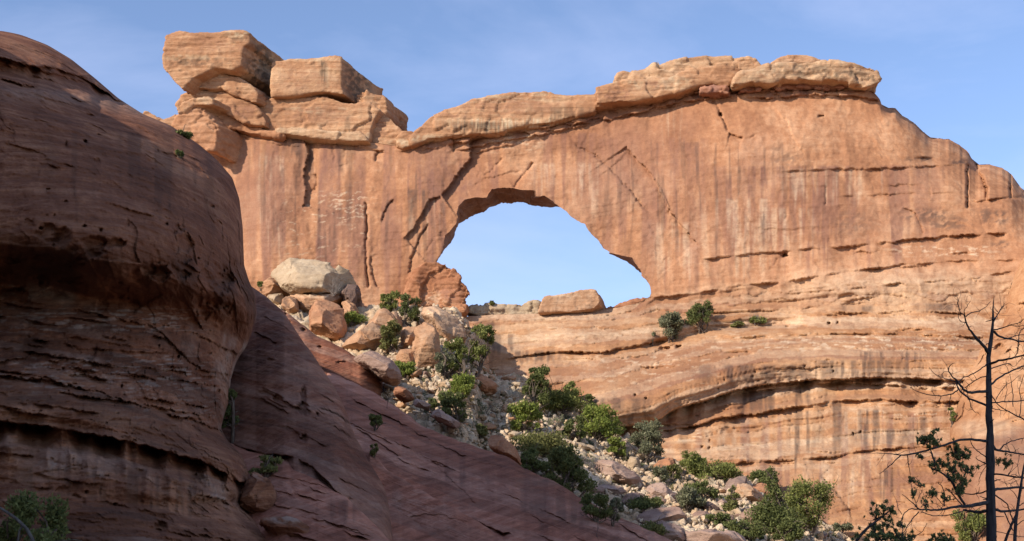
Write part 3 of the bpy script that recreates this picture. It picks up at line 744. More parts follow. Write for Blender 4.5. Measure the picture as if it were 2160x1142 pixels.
# ================================================================== LEFT BUTTRESS, SLABS, TALUS, RIGHT BUTTRESS
BUT_E = np.array([(50, -1100), (53, -500), (56, -300), (59, -150), (62, -60), (65, 0), (72, 40), (95, 100), (125, 150), (165, 200), (208, 250), (240, 300), (265, 360), (305, 420), (340, 460), (375, 490), (420, 505), (480, 512), (560, 515), (592, 525), (622, 538), (662, 541), (700, 532), (730, 521), (760, 500), (800, 487), (850, 482), (880, 472), (905, 466), (930, 480), (960, 510), (990, 522), (1020, 527), (1042, 524), (1060, 505), (1078, 517), (1108, 548), (1142, 578), (1250, 640), (1440, 700)], float)
def build_buttress():
    rows = np.r_[np.linspace(50, 66, 14)[:-1], np.arange(66, 1160, 2.4), np.linspace(1160, 1440, 24)]
    E = np.interp(rows, BUT_E[:, 0], BUT_E[:, 1]); E = np.convolve(np.r_[E[:2], E, E[-2:]], [.1, .2, .4, .2, .1], 'valid')
    Lf = np.minimum(-500, E - 700)
    u = 1 - np.linspace(1, 0, 520) ** 1.45
    X = Lf[:, None] + (E - Lf)[:, None] * u[None]
    # inside the view the columns are evenly spaced
    Y = np.broadcast_to(rows[:, None], X.shape).copy()
    R = np.interp(Y, [-900, 0, 300, 600, 1000, 1440], [19, 19, 21, 20, 14, 11])
    w = np.clip((E[:, None] - X) / np.interp(Y, [0, 300, 600, 1142], [620, 480, 380, 430]), 0, 1)
    D = np.interp(Y, [-900, 65, 300, 500, 640, 800, 1000, 1142, 1440], [60, 60, 59, 57.0, 57.0, 55, 50, 46, 42]) + R * (1 - np.sqrt(np.clip(1 - (1 - w) ** 2, 0, 1)))
    f = Field(X, Y, D); f.cs, f.ss, f.hs = .3, .5, .65
    # dome above the parting, the recessed band and the main swelling
    f.ledge('-300,100 0,120 60,137 125,146 165,160 215,188 252,214', 2.2, 30, .6, 10, 2.5, 3, taper=40)
    f.D += 1.2 * np.exp(-((Y - np.interp(X, [-300, 0, 60, 125, 165, 250], [115, 150, 160, 168, 178, 212])) / 16) ** 2)
    f.ledge('-300,175 0,182 60,186 100,190 200,200', -.9, 40, 0, 8, 8, 4)
    # swelling, then the cut below it
    f.D -= 2.6 * np.exp(-((Y - np.interp(X, [-300, 0, 250, 540], [470, 470, 500, 560])) / 110) ** 2)
    und = np.interp(X, [-300, 0, 100, 190, 280, 350, 450, 500, 541], [595, 600, 603, 628, 640, 664, 690, 712, 740])
    f.D += 4.8 * sstep(-90, 8, Y - und) * np.exp(-np.maximum(Y - und, 0) / 120)
    f.ledge('-300,640 0,632 100,640 230,668 400,702 500,745', .5, 26, .3, 8, 2, 5); f.ledge('-300,705 0,712 40,706 60,708', .7, 16, .3, 6)
    f.crack('118,690 150,728 190,762 203,745 206,722', 2, .35, .6, 16, -1); f.ledge('-100,770 60,756 200,765 330,800', .35, 14, .2, 6, 2, 5); f.ledge('205,735 300,742 340,744', .5, 14, .2, 6)
    f.ledge('330,690 360,722 400,760 430,782', .6, 12, .2, 6, 2, 5)
    f.ledge('-300,780 0,791 100,801 165,816 225,831 325,866 425,891 470,912', .6, 8, .6, 6, 2, 5)
    f.D -= 1.5 * np.exp(-((Y - np.interp(X, [-300, 0, 200, 350, 500], [840, 845, 872, 915, 970])) / 40) ** 2)
    f.ledge('-300,880 0,888 100,898 200,916 275,931 350,951 425,972 475,997 505,1016', 4.2, 36, .7, 12, 3, 3)
    f.ledge('-300,925 0,931 100,943 200,958 300,981 400,1011 490,1056', -1.8, 40, 0, 8, 10, 4)
    f.ledge('-300,940 0,955 60,960', .8, 12, .3, 6)
    f.crack('150,1045 175,1052 180,1065', 3, 1.2); f.hollow(340, 1110, 18, 14, .9); f.hollow(180, 912, 9, 10, .25); f.hollow(300, 900, 16, 11, -.3); f.hollow(405, 925, 9, 16, -.4); f.hollow(360, 905, 20, 10, .4)
    f.hollow(180, 299, 5, 5, 1.0); f.hollow(140, 305, 4, 8, .5); f.hollow(205, 340, 8, 8, .5); f.hollow(320, 340, 14, 8, .3); f.hollow(380, 480, 12, 14, .6); f.hollow(352, 473, 4, 4, .7); f.hollow(370, 490, 5, 5, .6); f.hollow(130, 500, 28, 22, .8); f.hollow(90, 545, 40, 14, .7)
    f.hollow(390, 515, 20, 26, .8); f.hollow(470, 590, 26, 40, .7); f.hollow(200, 520, 30, 26, .9); f.hollow(300, 575, 40, 22, .8); f.hollow(440, 640, 30, 26, .8)
    f.crack('470,700 480,720 492,745', 3, .8); f.crack('405,303 440,335 470,365 492,392', 5, .9)
    f.chips(34, 0, 520, 640, 900, .16, 11, (.25, .8), (30, 160)); f.chips(18, 0, 520, 980, 1140, .2, 12, (.2, .6)); f.chips(14, 20, 480, 200, 460, .3, 13, (.10, .35), (20, 90)); f.chips(16, 0, 250, 110, 190, .25, 14, (.2, .6), (20, 80))
    rgh = np.random.default_rng(15)
    for _ in range(60):
        hx, hy = rgh.uniform(10, 530), rgh.uniform(220, 1120); f.hollow(hx, hy, rgh.uniform(2, 7), rgh.uniform(2, 5), rgh.uniform(.2, .8))
    for _ in range(34):
        hx = rgh.uniform(0, 530); hy = np.interp(hx, [0, 250, 540], [535, 570, 640]) + rgh.normal() * 38; f.hollow(hx, hy, rgh.uniform(12, 34), rgh.uniform(9, 22), rgh.uniform(.3, 1.0), .5)
    V0 = world(X, Y, D).reshape(-1, 3); sh = X.shape
    dip = V0 * np.array([.10, .08, 1.0]); dip[:, 2] += .16 * V0[:, 0]
    mid = (np.exp(-((Y - 570) / 90) ** 2)).ravel() + .25
    lay = sstep(620, 700, Y - .13 * X).ravel()
    dn = .55 * fbm(V0, .10, 3, 51) + .12 * fbm(V0, .6, 4, 52, .55)
    fv, fe = facets(V0 + .6 * fbm(V0, .5, 2, 54)[:, None], 1.9, 6, .9)
    dn += fv * (.24 * np.clip(mid, 0, 1) + .06)
    fv2, fe2 = facets(V0 * np.array([.5, .8, 1.9]) + .3 * fbm(V0, 1, 2, 55)[:, None], .8, 7, .7)
    dn += .15 * lay * fv2
    dn += (.10 + .16 * lay) * fbm(dip, 1.3, 4, 53, .6) + .085 * fbm(V0, 2.0, 5, 56, .62)
    dn -= (.10 + .42 * lay) * beds(dip * np.array([6, 6, 1]), 1.15, 5, .5) + (.06 + .16 * lay) * beds(dip * np.array([6, 6, 1]), .42, 8, .5)
    dn += .05 * fbm(dip, 4.5, 3, 57, .6, ridged=True)
    f.D += dn.reshape(sh)
    st = np.zeros(sh); pl = np.zeros(sh); mv = np.zeros(sh)
    n = fbm(V0 * np.array([.25, .25, .06]), 1, 4, 60).reshape(sh)
    st = np.maximum(st, .85 * np.exp(-((Y - np.interp(X, [0, 250, 540], [545, 570, 620])) / 62) ** 2) * sstep(-.45, .3, n))
    st = np.maximum(st, .6 * np.exp(-((Y - np.interp(X, [0, 200, 350, 480], [835, 850, 880, 930])) / 18) ** 2) * sstep(-.1, .3, n))
    st = np.maximum(st, .55 * hang(X, Y, 190, 440, 1000, 1110, 16, 70, -.05)); st = np.maximum(st, .5 * hang(X, Y, 30, 160, 985, 1060, 16, 71)); st = np.maximum(st, .45 * hang(X, Y, 100, 460, 280, 500, 26, 72, .1))
    pl = np.maximum(pl, .85 * np.exp(-((Y - und - 14) / 16) ** 2) * sstep(-.15, .25, n) * (X > 60)); pl = np.maximum(pl, .8 * shred(X, Y, -40, 420, 650, 700, 40, 6, 73, .1)); pl = np.maximum(pl, .75 * shred(X, Y, 0, 460, 750, 830, 40, 6, 74, .15)); pl = np.maximum(pl, .4 * shred(X, Y, 260, 480, 800, 890, 30, 5, 76, .25))
    pl = np.maximum(pl, .30 * np.exp(-((Y - np.interp(X, [0, 200, 400], [196, 210, 260])) / 16) ** 2)); pl = np.maximum(pl, .5 * shred(X, Y, 0, 110, 595, 640, 22, 10, 75, .1))
    dq = dip * np.array([6, 6, 1])
    t1 = bed_tone(dq, 1.15, 5, .5).reshape(sh); t2 = bed_tone(dq, .42, 8, .5).reshape(sh); L_ = lay.reshape(sh)
    pl = np.maximum(pl, L_ * (.40 * (t1 > .7) + .30 * (t2 > .74)) * sstep(-.5, .3, n)); st = np.maximum(st, (.25 + .75 * L_) * (.40 * (t1 < .25) + .30 * (t2 < .22)) * sstep(-.5, .3, -n))
    V = world(X, Y, f.D); nr, nc = sh
    # the far side
    bk = []
    for k, (a, b) in enumerate(((.02, 2), (.10, 5), (.35, 11), (1.0, 18))):
        bx = X[:, -1] - (E - Lf) * a; bk.append(world(bx, rows + np.array([8, 60, 160, 300])[k], f.D[:, -1] + b))
    V = np.concatenate([V, np.stack(bk, 1)], 1); z = np.zeros((nr, len(bk)))
    pad = lambda A: np.concatenate([A, z], 1).ravel()
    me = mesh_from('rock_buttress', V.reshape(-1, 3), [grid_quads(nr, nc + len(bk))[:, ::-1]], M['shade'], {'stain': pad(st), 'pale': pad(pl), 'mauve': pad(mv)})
    return me
def dome_slab(name, crest, Dc, Dlow, H, sag, mat, x0, x1, seed, ypad=1440, cracks=(), ledges=(), hollows=(), stains=(), pales=(), dipk=.35, amp=.35, step=2.4, pw=.55, bumps=(), endround=None, chips=()):
    """a rounded slab of rock: crest line, distance along it, distance at its foot"""
    Cr = poly_xy(crest)
    xs = np.arange(x0, x1, step); nc = len(xs)
    top = np.interp(xs, Cr[:, 0], Cr[:, 1]); k = np.ones(9) / 9; top = np.convolve(np.r_[[top[0]] * 4, top, [top[-1]] * 4], k, 'valid')
    top = top + 3.0 * fbm(np.stack([xs / 30, xs * 0 + seed, xs * 0], 1), 1, 4, seed)
    n1 = 300; sp = 1160.
    v = np.linspace(0, 1, n1) ** 1.25
    Y = top[None] + np.maximum(sp - top, 60)[None] * v[:, None]
    Y = np.concatenate([Y, Y[-1:] + (ypad - sp) * np.linspace(0, 1, 12)[1:, None]])
    X = np.broadcast_to(xs[None], Y.shape).copy()
    tp = top[None]
    dc = np.interp(xs, *np.array(Dc, float).T)[None]; dl = np.interp(xs, *np.array(Dlow, float).T)[None]
    t = np.clip((Y - tp) / (ypad - tp), 0, 1)
    D = dc + (dl - dc) * t ** .9 - sag * (np.clip((Y - tp) / H, 0, 1) ** pw)
    f = Field(X, Y, D)
    f.cs, f.hs, f.ls = .35, .7, .6
    if endround: D_ = endround; f.D += D_[2] * (1 - np.sqrt(np.clip(1 - np.clip((X - D_[0]) / (D_[1] - D_[0]), 0, 1) ** 2, 0, 1)))
    for b in bumps: f.bump(*b)
    for c in ledges: f.ledge(*c)
    for c in cracks: f.crack(*c)
    for c in hollows: f.hollow(*c)
    for c in chips: f.chips(*c)
    V0 = world(X, Y, D).reshape(-1, 3); sh = X.shape
    q = V0.copy(); q[:, 2] += dipk * V0[:, 0]; q *= np.array([.10, .07, 1.0])
    dn = amp * fbm(V0, .12, 3, seed + 1) + .09 * fbm(V0, .8, 4, seed + 2, .55) + .13 * fbm(q, 1.2, 4, seed + 3, .6) + .05 * fbm(q, 4.2, 3, seed + 4, .6, ridged=True) + .03 * fbm(V0, 3, 3, seed + 6)
    fv, fe = facets(V0 * np.array([.6, .6, 1.4]) + .4 * fbm(V0, .7, 2, seed + 7)[:, None], 2.0, seed, .7)
    dn += .12 * fv * np.clip(.4 + 1.5 * fbm(V0, .15, 2, seed + 8), 0, 1.5)
    dn -= .16 * beds(q * np.array([4, 4, 1.0]), .9, seed, .6) + .07 * beds(q * np.array([4, 4, 1.0]), .36, seed + 3, .6)
    f.D += dn.reshape(sh) * (.25 + .75 * np.clip((Y - tp) / 14, 0, 1))
    st = np.zeros(sh); pl = np.zeros(sh)
    for a in stains: st = np.maximum(st, a[0] * hang(X, Y, *a[1:5], a[5], a[6], -.1))
    for a in pales: pl = np.maximum(pl, a[0] * (ell(X, Y, *a[2:6], .6) if a[1] == 'e' else shred(X, Y, *a[2:6], a[6], a[7], a[8], a[9])))
    tq = bed_tone(q * np.array([4, 4, 1.0]), .9, seed, .6).reshape(sh); tq2 = bed_tone(q * np.array([4, 4, 1.0]), .36, seed + 3, .6).reshape(sh)
    pl = np.maximum(pl, .22 * (tq > .7) + .16 * (tq2 > .75)); st = np.maximum(st, .35 * (tq < .25) + .25 * (tq2 < .2))
    V = world(X, Y, f.D); nr = sh[0]
    bk = [world(xs, top + a, f.D[0] + b) for a, b in ((60, 12), (14, 5), (3, 1.6), (.4, .5))]
    V = np.concatenate([np.stack(bk, 0), V], 0); z = np.zeros((len(bk), nc))
    pad = lambda A: np.concatenate([z, A], 0).ravel()
    me = mesh_from(name, V.reshape(-1, 3), [grid_quads(nr + len(bk), nc)[:, ::-1]], mat, {'stain': pad(st), 'pale': pad(pl)})
    return me
TAL_T = poly_xy('500,640 600,640 700,660 770,652 860,648 960,655 1000,700 1020,775 1050,792 1100,800 1230,872 1310,925 1400,968 1480,985 1560,1003 1650,1050 1780,1135 1900,1180 2330,1230')
def talus_depth(px, py):
    tp = np.interp(px, TAL_T[:, 0], TAL_T[:, 1]); d0 = cliff_depth(px, tp) - 1.0 - 8.5 * (1 - sstep(955, 1040, np.asarray(px, float)))
    d1 = np.interp(px, [500, 700, 1400, 2330], [72, 66, 60, 62])
    t = np.clip((py - tp) / (1440 - tp), 0, 1)
    return d0 + (d1 - d0) * (t ** .80)
def build_talus():
    xs = np.arange(520, 2330, 3.0); nc = len(xs); top = np.interp(xs, TAL_T[:, 0], TAL_T[:, 1]) - 5
    n1 = 240
    v = np.linspace(0, 1, n1) ** 1.15
    sp = np.maximum(1162, top + 40)
    Y = top[None] + (sp - top)[None] * v[:, None]
    Y = np.concatenate([Y, sp[None] + (1440 - sp)[None] * np.linspace(0, 1, 14)[1:, None]])
    X = np.broadcast_to(xs[None], Y.shape).copy()
    D = talus_depth(X, Y)
    V = world(X, Y, D).reshape(-1, 3)
    fv, fe = facets(V, 1.1, 31, .9); fv2, fe2 = facets(V, .55, 32, .9)
    z = .5 * fbm(V, .16, 3, 61) + .55 * fv + .30 * fv2 + .10 * fbm(V, 2.2, 3, 62) - .25 * np.exp(-fe / .06)
    V[:, 2] += z * .75; V[:, 1] -= z * .35
    veg = sstep(.12, .4, fbm(V, .35, 3, 63))
    pl = .7 * sstep(.0, .3, fbm(V, .3, 3, 64)) * (fv > -.1)
    bk = V.reshape(*X.shape, 3)[:1].copy(); bk[..., 1] += 12; bk[..., 2] += .3
    V = np.concatenate([bk.reshape(-1, 3), V]); pl = np.concatenate([pl[:X.shape[1]], pl]); veg = np.concatenate([veg[:X.shape[1]], veg])
    sh = (X.shape[0] + 1, X.shape[1])
    return mesh_from('talus_slope', V, [grid_quads(*sh)[:, ::-1]], M['talus'], {'stain': .5 * veg, 'pale': pl})
def talus_pt(px, py, up=0.0):
    p = world(px, py, talus_depth(px, py)); p = np.array(p, float).reshape(3); p[2] += up
    return p
RB_E = np.array([(520, 2190), (545, 2158), (560, 2150), (585, 2138), (610, 2128), (640, 2122), (665, 2120), (700, 2112), (722, 2084), (740, 2066), (760, 2058), (790, 2036), (820, 2026), (850, 2021), (880, 2013), (905, 2003), (935, 2004), (960, 2012), (1000, 2018), (1142, 2024), (1440, 2020)], float)
def build_right_buttress():
    rows = np.r_[np.arange(505, 1160, 2.6), np.linspace(1160, 1440, 20)]
    E = np.interp(rows, RB_E[:, 0], RB_E[:, 1]); u = np.linspace(0, 1, 120) ** 1.5
    X = E[:, None] + (2420 - E)[:, None] * u[None]; Y = np.broadcast_to(rows[:, None], X.shape).copy()
    D0 = cliff_depth(E, rows)[:, None]
    w = np.clip((X - E[:, None]) / 210, 0, 1)
    D = D0 + .5 - 9.5 * np.sqrt(np.clip(1 - (1 - w) ** 2, 0, 1)) - 3.5 * sstep(0, 1, (Y - 860) / 200)
    f = Field(X, Y, D)
    f.D -= 3.5 * sstep(-3, 4, Y - np.interp(X, [2000, 2100, 2160, 2400], [935, 896, 873, 800])) * sstep(2000, 2060, X)
    f.ledge('2120,662 2135,645 2165,636 2300,630', .8, 12, .4, 8); f.crack('2118,745 2130,735 2165,700', 3, 1.0, .6, 20, 1); f.hollow(2110, 735, 14, 12, 1.4); f.crack('2060,745 2100,740 2128,718', 3, .9)
    f.crack('2025,910 2060,893 2100,872', 2, .5); f.hollow(2030, 812, 8, 10, .6); f.crack('2120,640 2140,660 2165,668', 2, .6); f.crack('2085,770 2120,765 2165,750', 2, .5)
    V0 = world(X, Y, D).reshape(-1, 3); fv, fe = facets(V0 * np.array([1, 1, .8]), 2.6, 41, .9)
    f.D += (.6 * fbm(V0, .12, 3, 81) + .45 * fv * (Y.ravel() < 890) + .14 * fbm(V0, .7, 4, 82)).reshape(X.shape)
    st = .35 * hang(X, Y, 2020, 2160, 890, 960, 20, 90, .1); pl = .35 * ell(X, Y, 2080, 905, 60, 20); mv = .75 * sstep(0, 30, Y - np.interp(X, [2000, 2100, 2160, 2400], [945, 905, 882, 800]))
    V = world(X, Y, f.D); nr, nc = X.shape
    bk = [world(E + a, rows, f.D[:, 0] + b) for a, b in ((14, 9), (3, 3))]
    V = np.concatenate([np.stack(bk, 1), V], 1); z = np.zeros((nr, 2))
    pad = lambda A: np.concatenate([z, A], 1).ravel()
    return mesh_from('rock_buttress', V.reshape(-1, 3), [grid_quads(nr, nc + 2)[:, ::-1]], M['wall'], {'stain': pad(st), 'pale': pad(pl), 'mauve': pad(mv), 'warm': pad(.8 * np.ones(X.shape))})
def build_unseen_shade_wall():
    """an unseen canyon side added on the left to shade the viewer's side"""
    ys = np.linspace(-90, 62, 60); zs = np.linspace(-3, 40, 40)
    Yg, Zg = np.meshgrid(ys, zs, indexing='ij')
    Xg = -36 - 7 * (Zg / 52) ** 2 + 0 * Yg
    P = np.stack([Xg.ravel(), Yg.ravel(), Zg.ravel()], 1)
    P[:, 0] += 2.5 * fbm(P, .06, 4, 95); 
    V = P.reshape(60, 40, 3)
    bk = V[:, -1:].copy(); bk[:, :, 0] -= 40; bk[:, :, 2] += 4
    V = np.concatenate([V, bk], 1)
    return mesh_from('unseen_shade_wall', V.reshape(-1, 3), [grid_quads(60, 41)], M['shade'], {})
# ================================================================== ASSEMBLE THE ROCK
arch = empty('rock_arch', (0, 152, 0), 'huge sunlit red sandstone wall pierced by a wide natural arch', 'rock arch')
wall_me, WALLF = build_wall()
wall_me.transform(__import__('mathutils').Matrix.Translation((0, -152, 0)))
link('rock_face', wall_me, arch)
CAPKW = dict(amp=.13, size=5, facet=.18, fsize=3.2, strata=.15, sthick=.75, fine=.05)
def cap(outline, Y0, vec, seed, spec=(), part='cap_rock', mat='cap', voxel=.15, **kw):
    k = dict(CAPKW); k.update(kw)
    return block(part, outline, Y0 + (1.5 if seed in (12, 14, 15, 17, 18, 19, 7, 8, 9, 10, 11) else .6), vec, M[mat], arch, voxel, spec=spec, seed=seed, **k)
# --- pinnacle on the left
cap('348,79 352,73 380,65 404,70 425,68 470,66 486,64 509,65 526,71 525,92 514,98 509,116 509,138 488,146 451,143 433,153 407,164 384,187 362,164 344,143 341,124', 151.0, (4.6, 10.5, -.6), 1,
    spec=(('stain', 'e', .7, 425, 131, 70, 10), ('stain', 'e', .5, 500, 84, 24, 6), ('pale', 'e', .7, 500, 72, 24, 9), ('stain', 'e', .95, 548, 145, 30, 62), ('pale', 'e', .4, 400, 122, 60, 6), ('mauve', 'e', .4, 450, 100, 70, 14), ('stain', 'h', .5, 530, 570, 100, 200, 8, 3)), facet=.10, fsize=4.5, voxel=.16)  # dark right side: varnish, with its shade painted in as well
cap('391,172 407,164 432,161 467,155 504,161 522,172 538,186 545,204 540,216 520,212 500,203 486,196 474,190 466,184 446,191 425,187 403,188 386,193 383,184', 152.6, (5, 10, -1), 2, spec=(('stain', 'e', .4, 432, 177, 16, 8), ('pale', 'e', .4, 470, 160, 60, 4)))
cap('369,221 374,212 386,198 407,190 425,187 446,192 458,196 466,184 474,190 500,206 540,222 560,250 560,266 520,262 488,244 455,225 440,213 420,212 386,222 374,232', 153.2, (4, 9, -1), 3, spec=(('stain', 'e', .5, 452, 196, 14, 10), ('stain', 'e', .5, 430, 192, 20, 5), ('mauve', 'e', .6, 500, 235, 40, 16)))
cap('373,242 376,228 388,217 407,208 424,205 440,203 450,209 449,220 436,223 420,221 400,226 386,233', 151.2, (7, 7, -1.2), 4, spec=(('pale', 'e', .4, 430, 212, 24, 8),))
cap('361,264 370,247 386,237 404,229 420,224 428,236 442,250 455,262 456,285 454,303 449,320 436,318 418,304 399,293 380,283', 151.6, (6, 8, -1.0), 5, mat='wall', facet=.3, fsize=2.5)
cap('430,236 448,226 470,234 498,248 540,264 560,274 600,276 600,290 560,288 520,280 480,268 456,270 448,256', 153.8, (2, 7, -.5), 16, mat='wall', facet=.4, fsize=1.4)
cap('300,236 312,234 330,244 345,252 358,246 372,240 372,266 345,270 320,262', 168, (0, 8, -1), 6, mat='boulder')
# --- middle layer with its shaded end
cap('446,197 466,186 480,194 504,212 538,223 562,210 578,204 600,209 637,205 665,204 690,206 712,212 726,218 746,220 757,215 780,213 801,232 790,250 784,266 780,288 777,296 760,297 727,295 690,292 650,287 635,286 606,284 575,279 545,268 515,255 480,236 462,222', 153.4, (3.2, 9.0, -1.0), 7, voxel=.16,
    spec=(('stain', 'h', .6, 728, 760, 245, 290, 8, 1), ('pale', 'e', .6, 740, 286, 50, 9), ('mauve', 'e', .5, 650, 240, 60, 18), ('mauve', 'e', .5, 700, 240, 40, 18), ('pale', 's', .3, 560, 740, 225, 240, 30, 5, 2, .1)))
cap('580,270 606,268 635,268 660,272 700,278 731,279 760,274 768,283 777,296 740,297 700,294 660,290 635,286 606,284 578,281', 152.6, (1, 5, -.4), 8, spec=(('pale', 'all', .35),), facet=.12)
cap('784,262 801,232 812,238 822,246 836,262 846,274 855,282 866,296 864,306 846,312 832,313 812,310 796,307 780,297 778,288', 154.4, (2.0, 8, -1.2), 9, spec=(('pale', 'e', .6, 845, 300, 26, 8), ('mauve', 'e', .5, 800, 270, 18, 20)))
cap('754,200 763,191 771,193 778,199 790,200 807,201 814,207 815,222 815,244 806,246 790,240 776,226 754,217', 154.6, (2.2, 6, -.2), 10, spec=(('pale', 'e', .35, 785, 206, 26, 6), ('stain', 'e', .3, 800, 216, 14, 5)), facet=.3, fsize=2)
cap('572,131 580,129 596,127 612,123 643,124 668,121 693,119 708,118 720,120 720,150 720,180 724,199 702,196 681,193 655,195 637,199 600,201 572,203', 152.6, (4.4, 9.5, -.4), 11, facet=.16, fsize=6, strata=.05, amp=.2,
    spec=(('stain', 'h', .9, 674, 688, 128, 194, 5, 1, -.4), ('pale', 'h', .6, 686, 692, 140, 194, 4, 2, -.4), ('stain', 'e', .9, 754, 168, 30, 52), ('pale', 'e', .45, 640, 125, 80, 4), ('mauve', 'e', .4, 640, 170, 60, 22)))  # right face stain is part varnish, part painted shade
# --- cap over the arch
cap('862,293 869,283 878,275 890,262 902,249 917,239 936,229 960,224 977,219 995,209 1020,204 1045,201 1070,196 1090,193 1120,193 1148,191 1170,198 1195,200 1230,198 1261,195 1261,219 1254,236 1235,242 1200,249 1159,259 1120,264 1088,267 1068,272 1062,279 1030,280 999,282 976,285 954,288 936,290 915,291 890,298 866,308', 152.0, (0, 8.5, -.6), 12, voxel=.16, sthick=1.3, strata=.16,
    spec=(('stain', 'h', .85, 950, 1070, 258, 284, 5, 1, -.3), ('pale', 'h', .85, 950, 1250, 250, 284, 3.5, 2, .1), ('stain', 'h', .6, 1120, 1250, 226, 258, 5, 3, .05), ('pale', 'e', .65, 900, 292, 40, 8), ('mauve', 'e', .45, 1080, 225, 120, 16), ('stain', 'e', .5, 870, 296, 12, 9), ('pale', 's', .5, 960, 1180, 192, 216, 30, 4, 5, .0), ('mauve', 'e', .45, 950, 246, 40, 8)))
cap('835,292 850,276 868,276 884,284 872,300 866,308 850,312 838,306', 153.6, (0, 5, -.5), 13, spec=(('pale', 'e', .7, 852, 302, 20, 8),))
# --- right cap, two tiers
cap('1258,182 1275,177 1301,169 1335,167 1365,164 1412,161 1440,152 1471,142 1500,139 1534,138 1566,144 1560,153 1552,168 1541,181 1520,180 1505,175 1485,177 1467,181 1448,188 1429,196 1410,199 1387,204 1360,208 1335,214 1300,216 1259,218', 151.0, (0, 9, -.4), 14, voxel=.16, facet=.22, fsize=3.5,
    spec=(('pale', 'e', .6, 1420, 172, 30, 12), ('pale', 'e', .5, 1345, 176, 12, 14), ('pale', 'e', .5, 1300, 172, 60, 5), ('mauve', 'e', .7, 1300, 198, 40, 14), ('mauve', 'e', .8, 1385, 180, 26, 14), ('stain', 'e', .45, 1440, 165, 24, 10), ('pale', 'e', .6, 1440, 186, 60, 5), ('stain', 'e', .3, 1540, 150, 14, 12)))
cap('1296,172 1302,155 1312,151 1335,152 1350,151 1366,146 1390,137 1408,131 1425,126 1440,122 1455,119 1467,119 1490,117 1509,117 1530,119 1552,122 1560,122 1560,140 1540,146 1500,146 1470,150 1440,160 1412,168 1360,172 1330,174', 152.6, (0, 8, .2), 15, voxel=.17, facet=.4, fsize=2.6, amp=.4,
    spec=(('pale', 'all', .25), ('stain', 'e', .4, 1455, 125, 14, 5)))
cap('1556,125 1562,121 1580,119 1592,124 1604,138 1606,148 1580,151 1558,146', 152.2, (0, 6, .1), 17, amp=.2, spec=(('pale', 'all', .2),))
cap('1548,180 1550,165 1557,156 1566,151 1580,148 1595,145 1612,139 1628,134 1650,132 1700,130 1742,130 1770,133 1797,136 1820,138 1838,141 1850,148 1855,157 1860,165 1855,173 1842,179 1829,184 1812,179 1795,172 1779,169 1751,167 1715,170 1680,168 1650,167 1636,171 1626,177 1606,174 1585,173 1568,177', 149.6, (0, 10.5, .3), 18, voxel=.16, amp=.4, facet=.3, fsize=2.2,
    spec=(('stain', 'e', .75, 1700, 150, 50, 14), ('stain', 'e', .65, 1650, 150, 16, 14), ('stain', 'e', .7, 1790, 158, 40, 12), ('stain', 'e', .8, 1845, 165, 16, 14), ('pale', 'e', .6, 1620, 150, 34, 12), ('pale', 'all', .35), ('stain', 'e', .4, 1600, 168, 30, 6), ('stain', 'e', .5, 1740, 145, 40, 8)))
cap('1626,135 1636,128 1650,121 1664,118 1676,116 1690,115 1705,117 1716,119 1726,123 1742,132 1700,134 1660,134', 150.8, (0, 7, 0), 19, amp=.15, facet=.15, mat='boulder', voxel=.13)
for k, (o, y) in enumerate((('1560,180 1575,174 1600,176 1604,190 1580,194 1560,192', 152.6), ('1625,178 1650,170 1700,171 1760,170 1800,176 1800,186 1740,186 1690,184 1640,190', 152.8), ('1480,184 1505,178 1540,184 1540,194 1500,196 1478,196', 152.4))):
    block('parting_band', o, y, (0, 5, 0), M['redboulder'], arch, .14, seed=60 + k, spec=(('mauve', 'all', .7),), amp=.2, size=1.5, facet=.3, fsize=1.0, strata=.08, sthick=.5)
# rock that stands free in front of the left jamb, and the rocks on the sill
def single(name, outline, Y0, vec, mat, seed, label, cat, spec=(), voxel=.14, group=None, **kw):
    k = dict(amp=.3, size=2.5, facet=.35, fsize=1.4, strata=.12, sthick=.6, fine=.05); k.update(kw)
    o = block(name, outline, Y0, vec, M[mat], None, voxel, spec=spec, seed=seed, **k)
    return tag(o, label, cat, group)
single('crag', '852,640 862,612 876,590 882,572 889,560 895,555 908,554 921,551 934,556 945,560 954,566 962,572 971,582 974,594 982,601 991,611 991,621 987,629 981,633 986,645 984,654 976,657 962,652 945,650 925,648 905,648 880,650', 147.0, (-2.5, 7, -.6), 'redboulder', 70, 'rugged red crag shaped like a head beside the arch opening', 'rock crag', voxel=.12, amp=.35, facet=.5, fsize=2.6, strata=.16, sthick=.9,
       spec=(('mauve', 'e', .5, 950, 620, 24, 14), ('pale', 'e', .5, 915, 630, 20, 12)))
single('boulder', '1134,659 1140,640 1147,625 1175,622 1203,617 1222,612 1241,609 1250,609 1256,612 1262,622 1265,640 1255,650 1244,654 1200,658', 147.5, (1.4, 5.5, -.5), 'boulder', 71, 'large angular tan boulder resting on the sill under the arch', 'boulder', facet=.12, fsize=2, amp=.15, strata=.06, spec=(('pale', 'e', .5, 1185, 626, 50, 6), ('stain', 'e', .4, 1240, 640, 10, 14)))
single('rock_ledge', '985,660 992,645 1020,643 1050,642 1075,644 1100,643 1108,640 1120,637 1138,639 1138,664 1080,668 1020,668', 149.5, (0, 8, 0), 'paleboulder', 72, 'low pale rock ledge along the sill left of the tan boulder', 'rock ledge', amp=.2, facet=.25, fsize=1.2)
single('rock_ledge', '1262,652 1290,648 1305,640 1322,636 1345,632 1362,630 1380,626 1384,640 1345,652 1300,660 1270,664', 150.0, (0, 6, 0), 'redboulder', 73, 'low reddish rock ledge along the sill right of the tan boulder', 'rock ledge', amp=.2, facet=.3, fsize=1.2)
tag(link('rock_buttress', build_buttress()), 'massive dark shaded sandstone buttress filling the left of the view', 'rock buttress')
tag(link('rock_buttress', build_right_buttress()), 'sunlit red rock buttress behind the dead tree at the right edge', 'rock buttress')
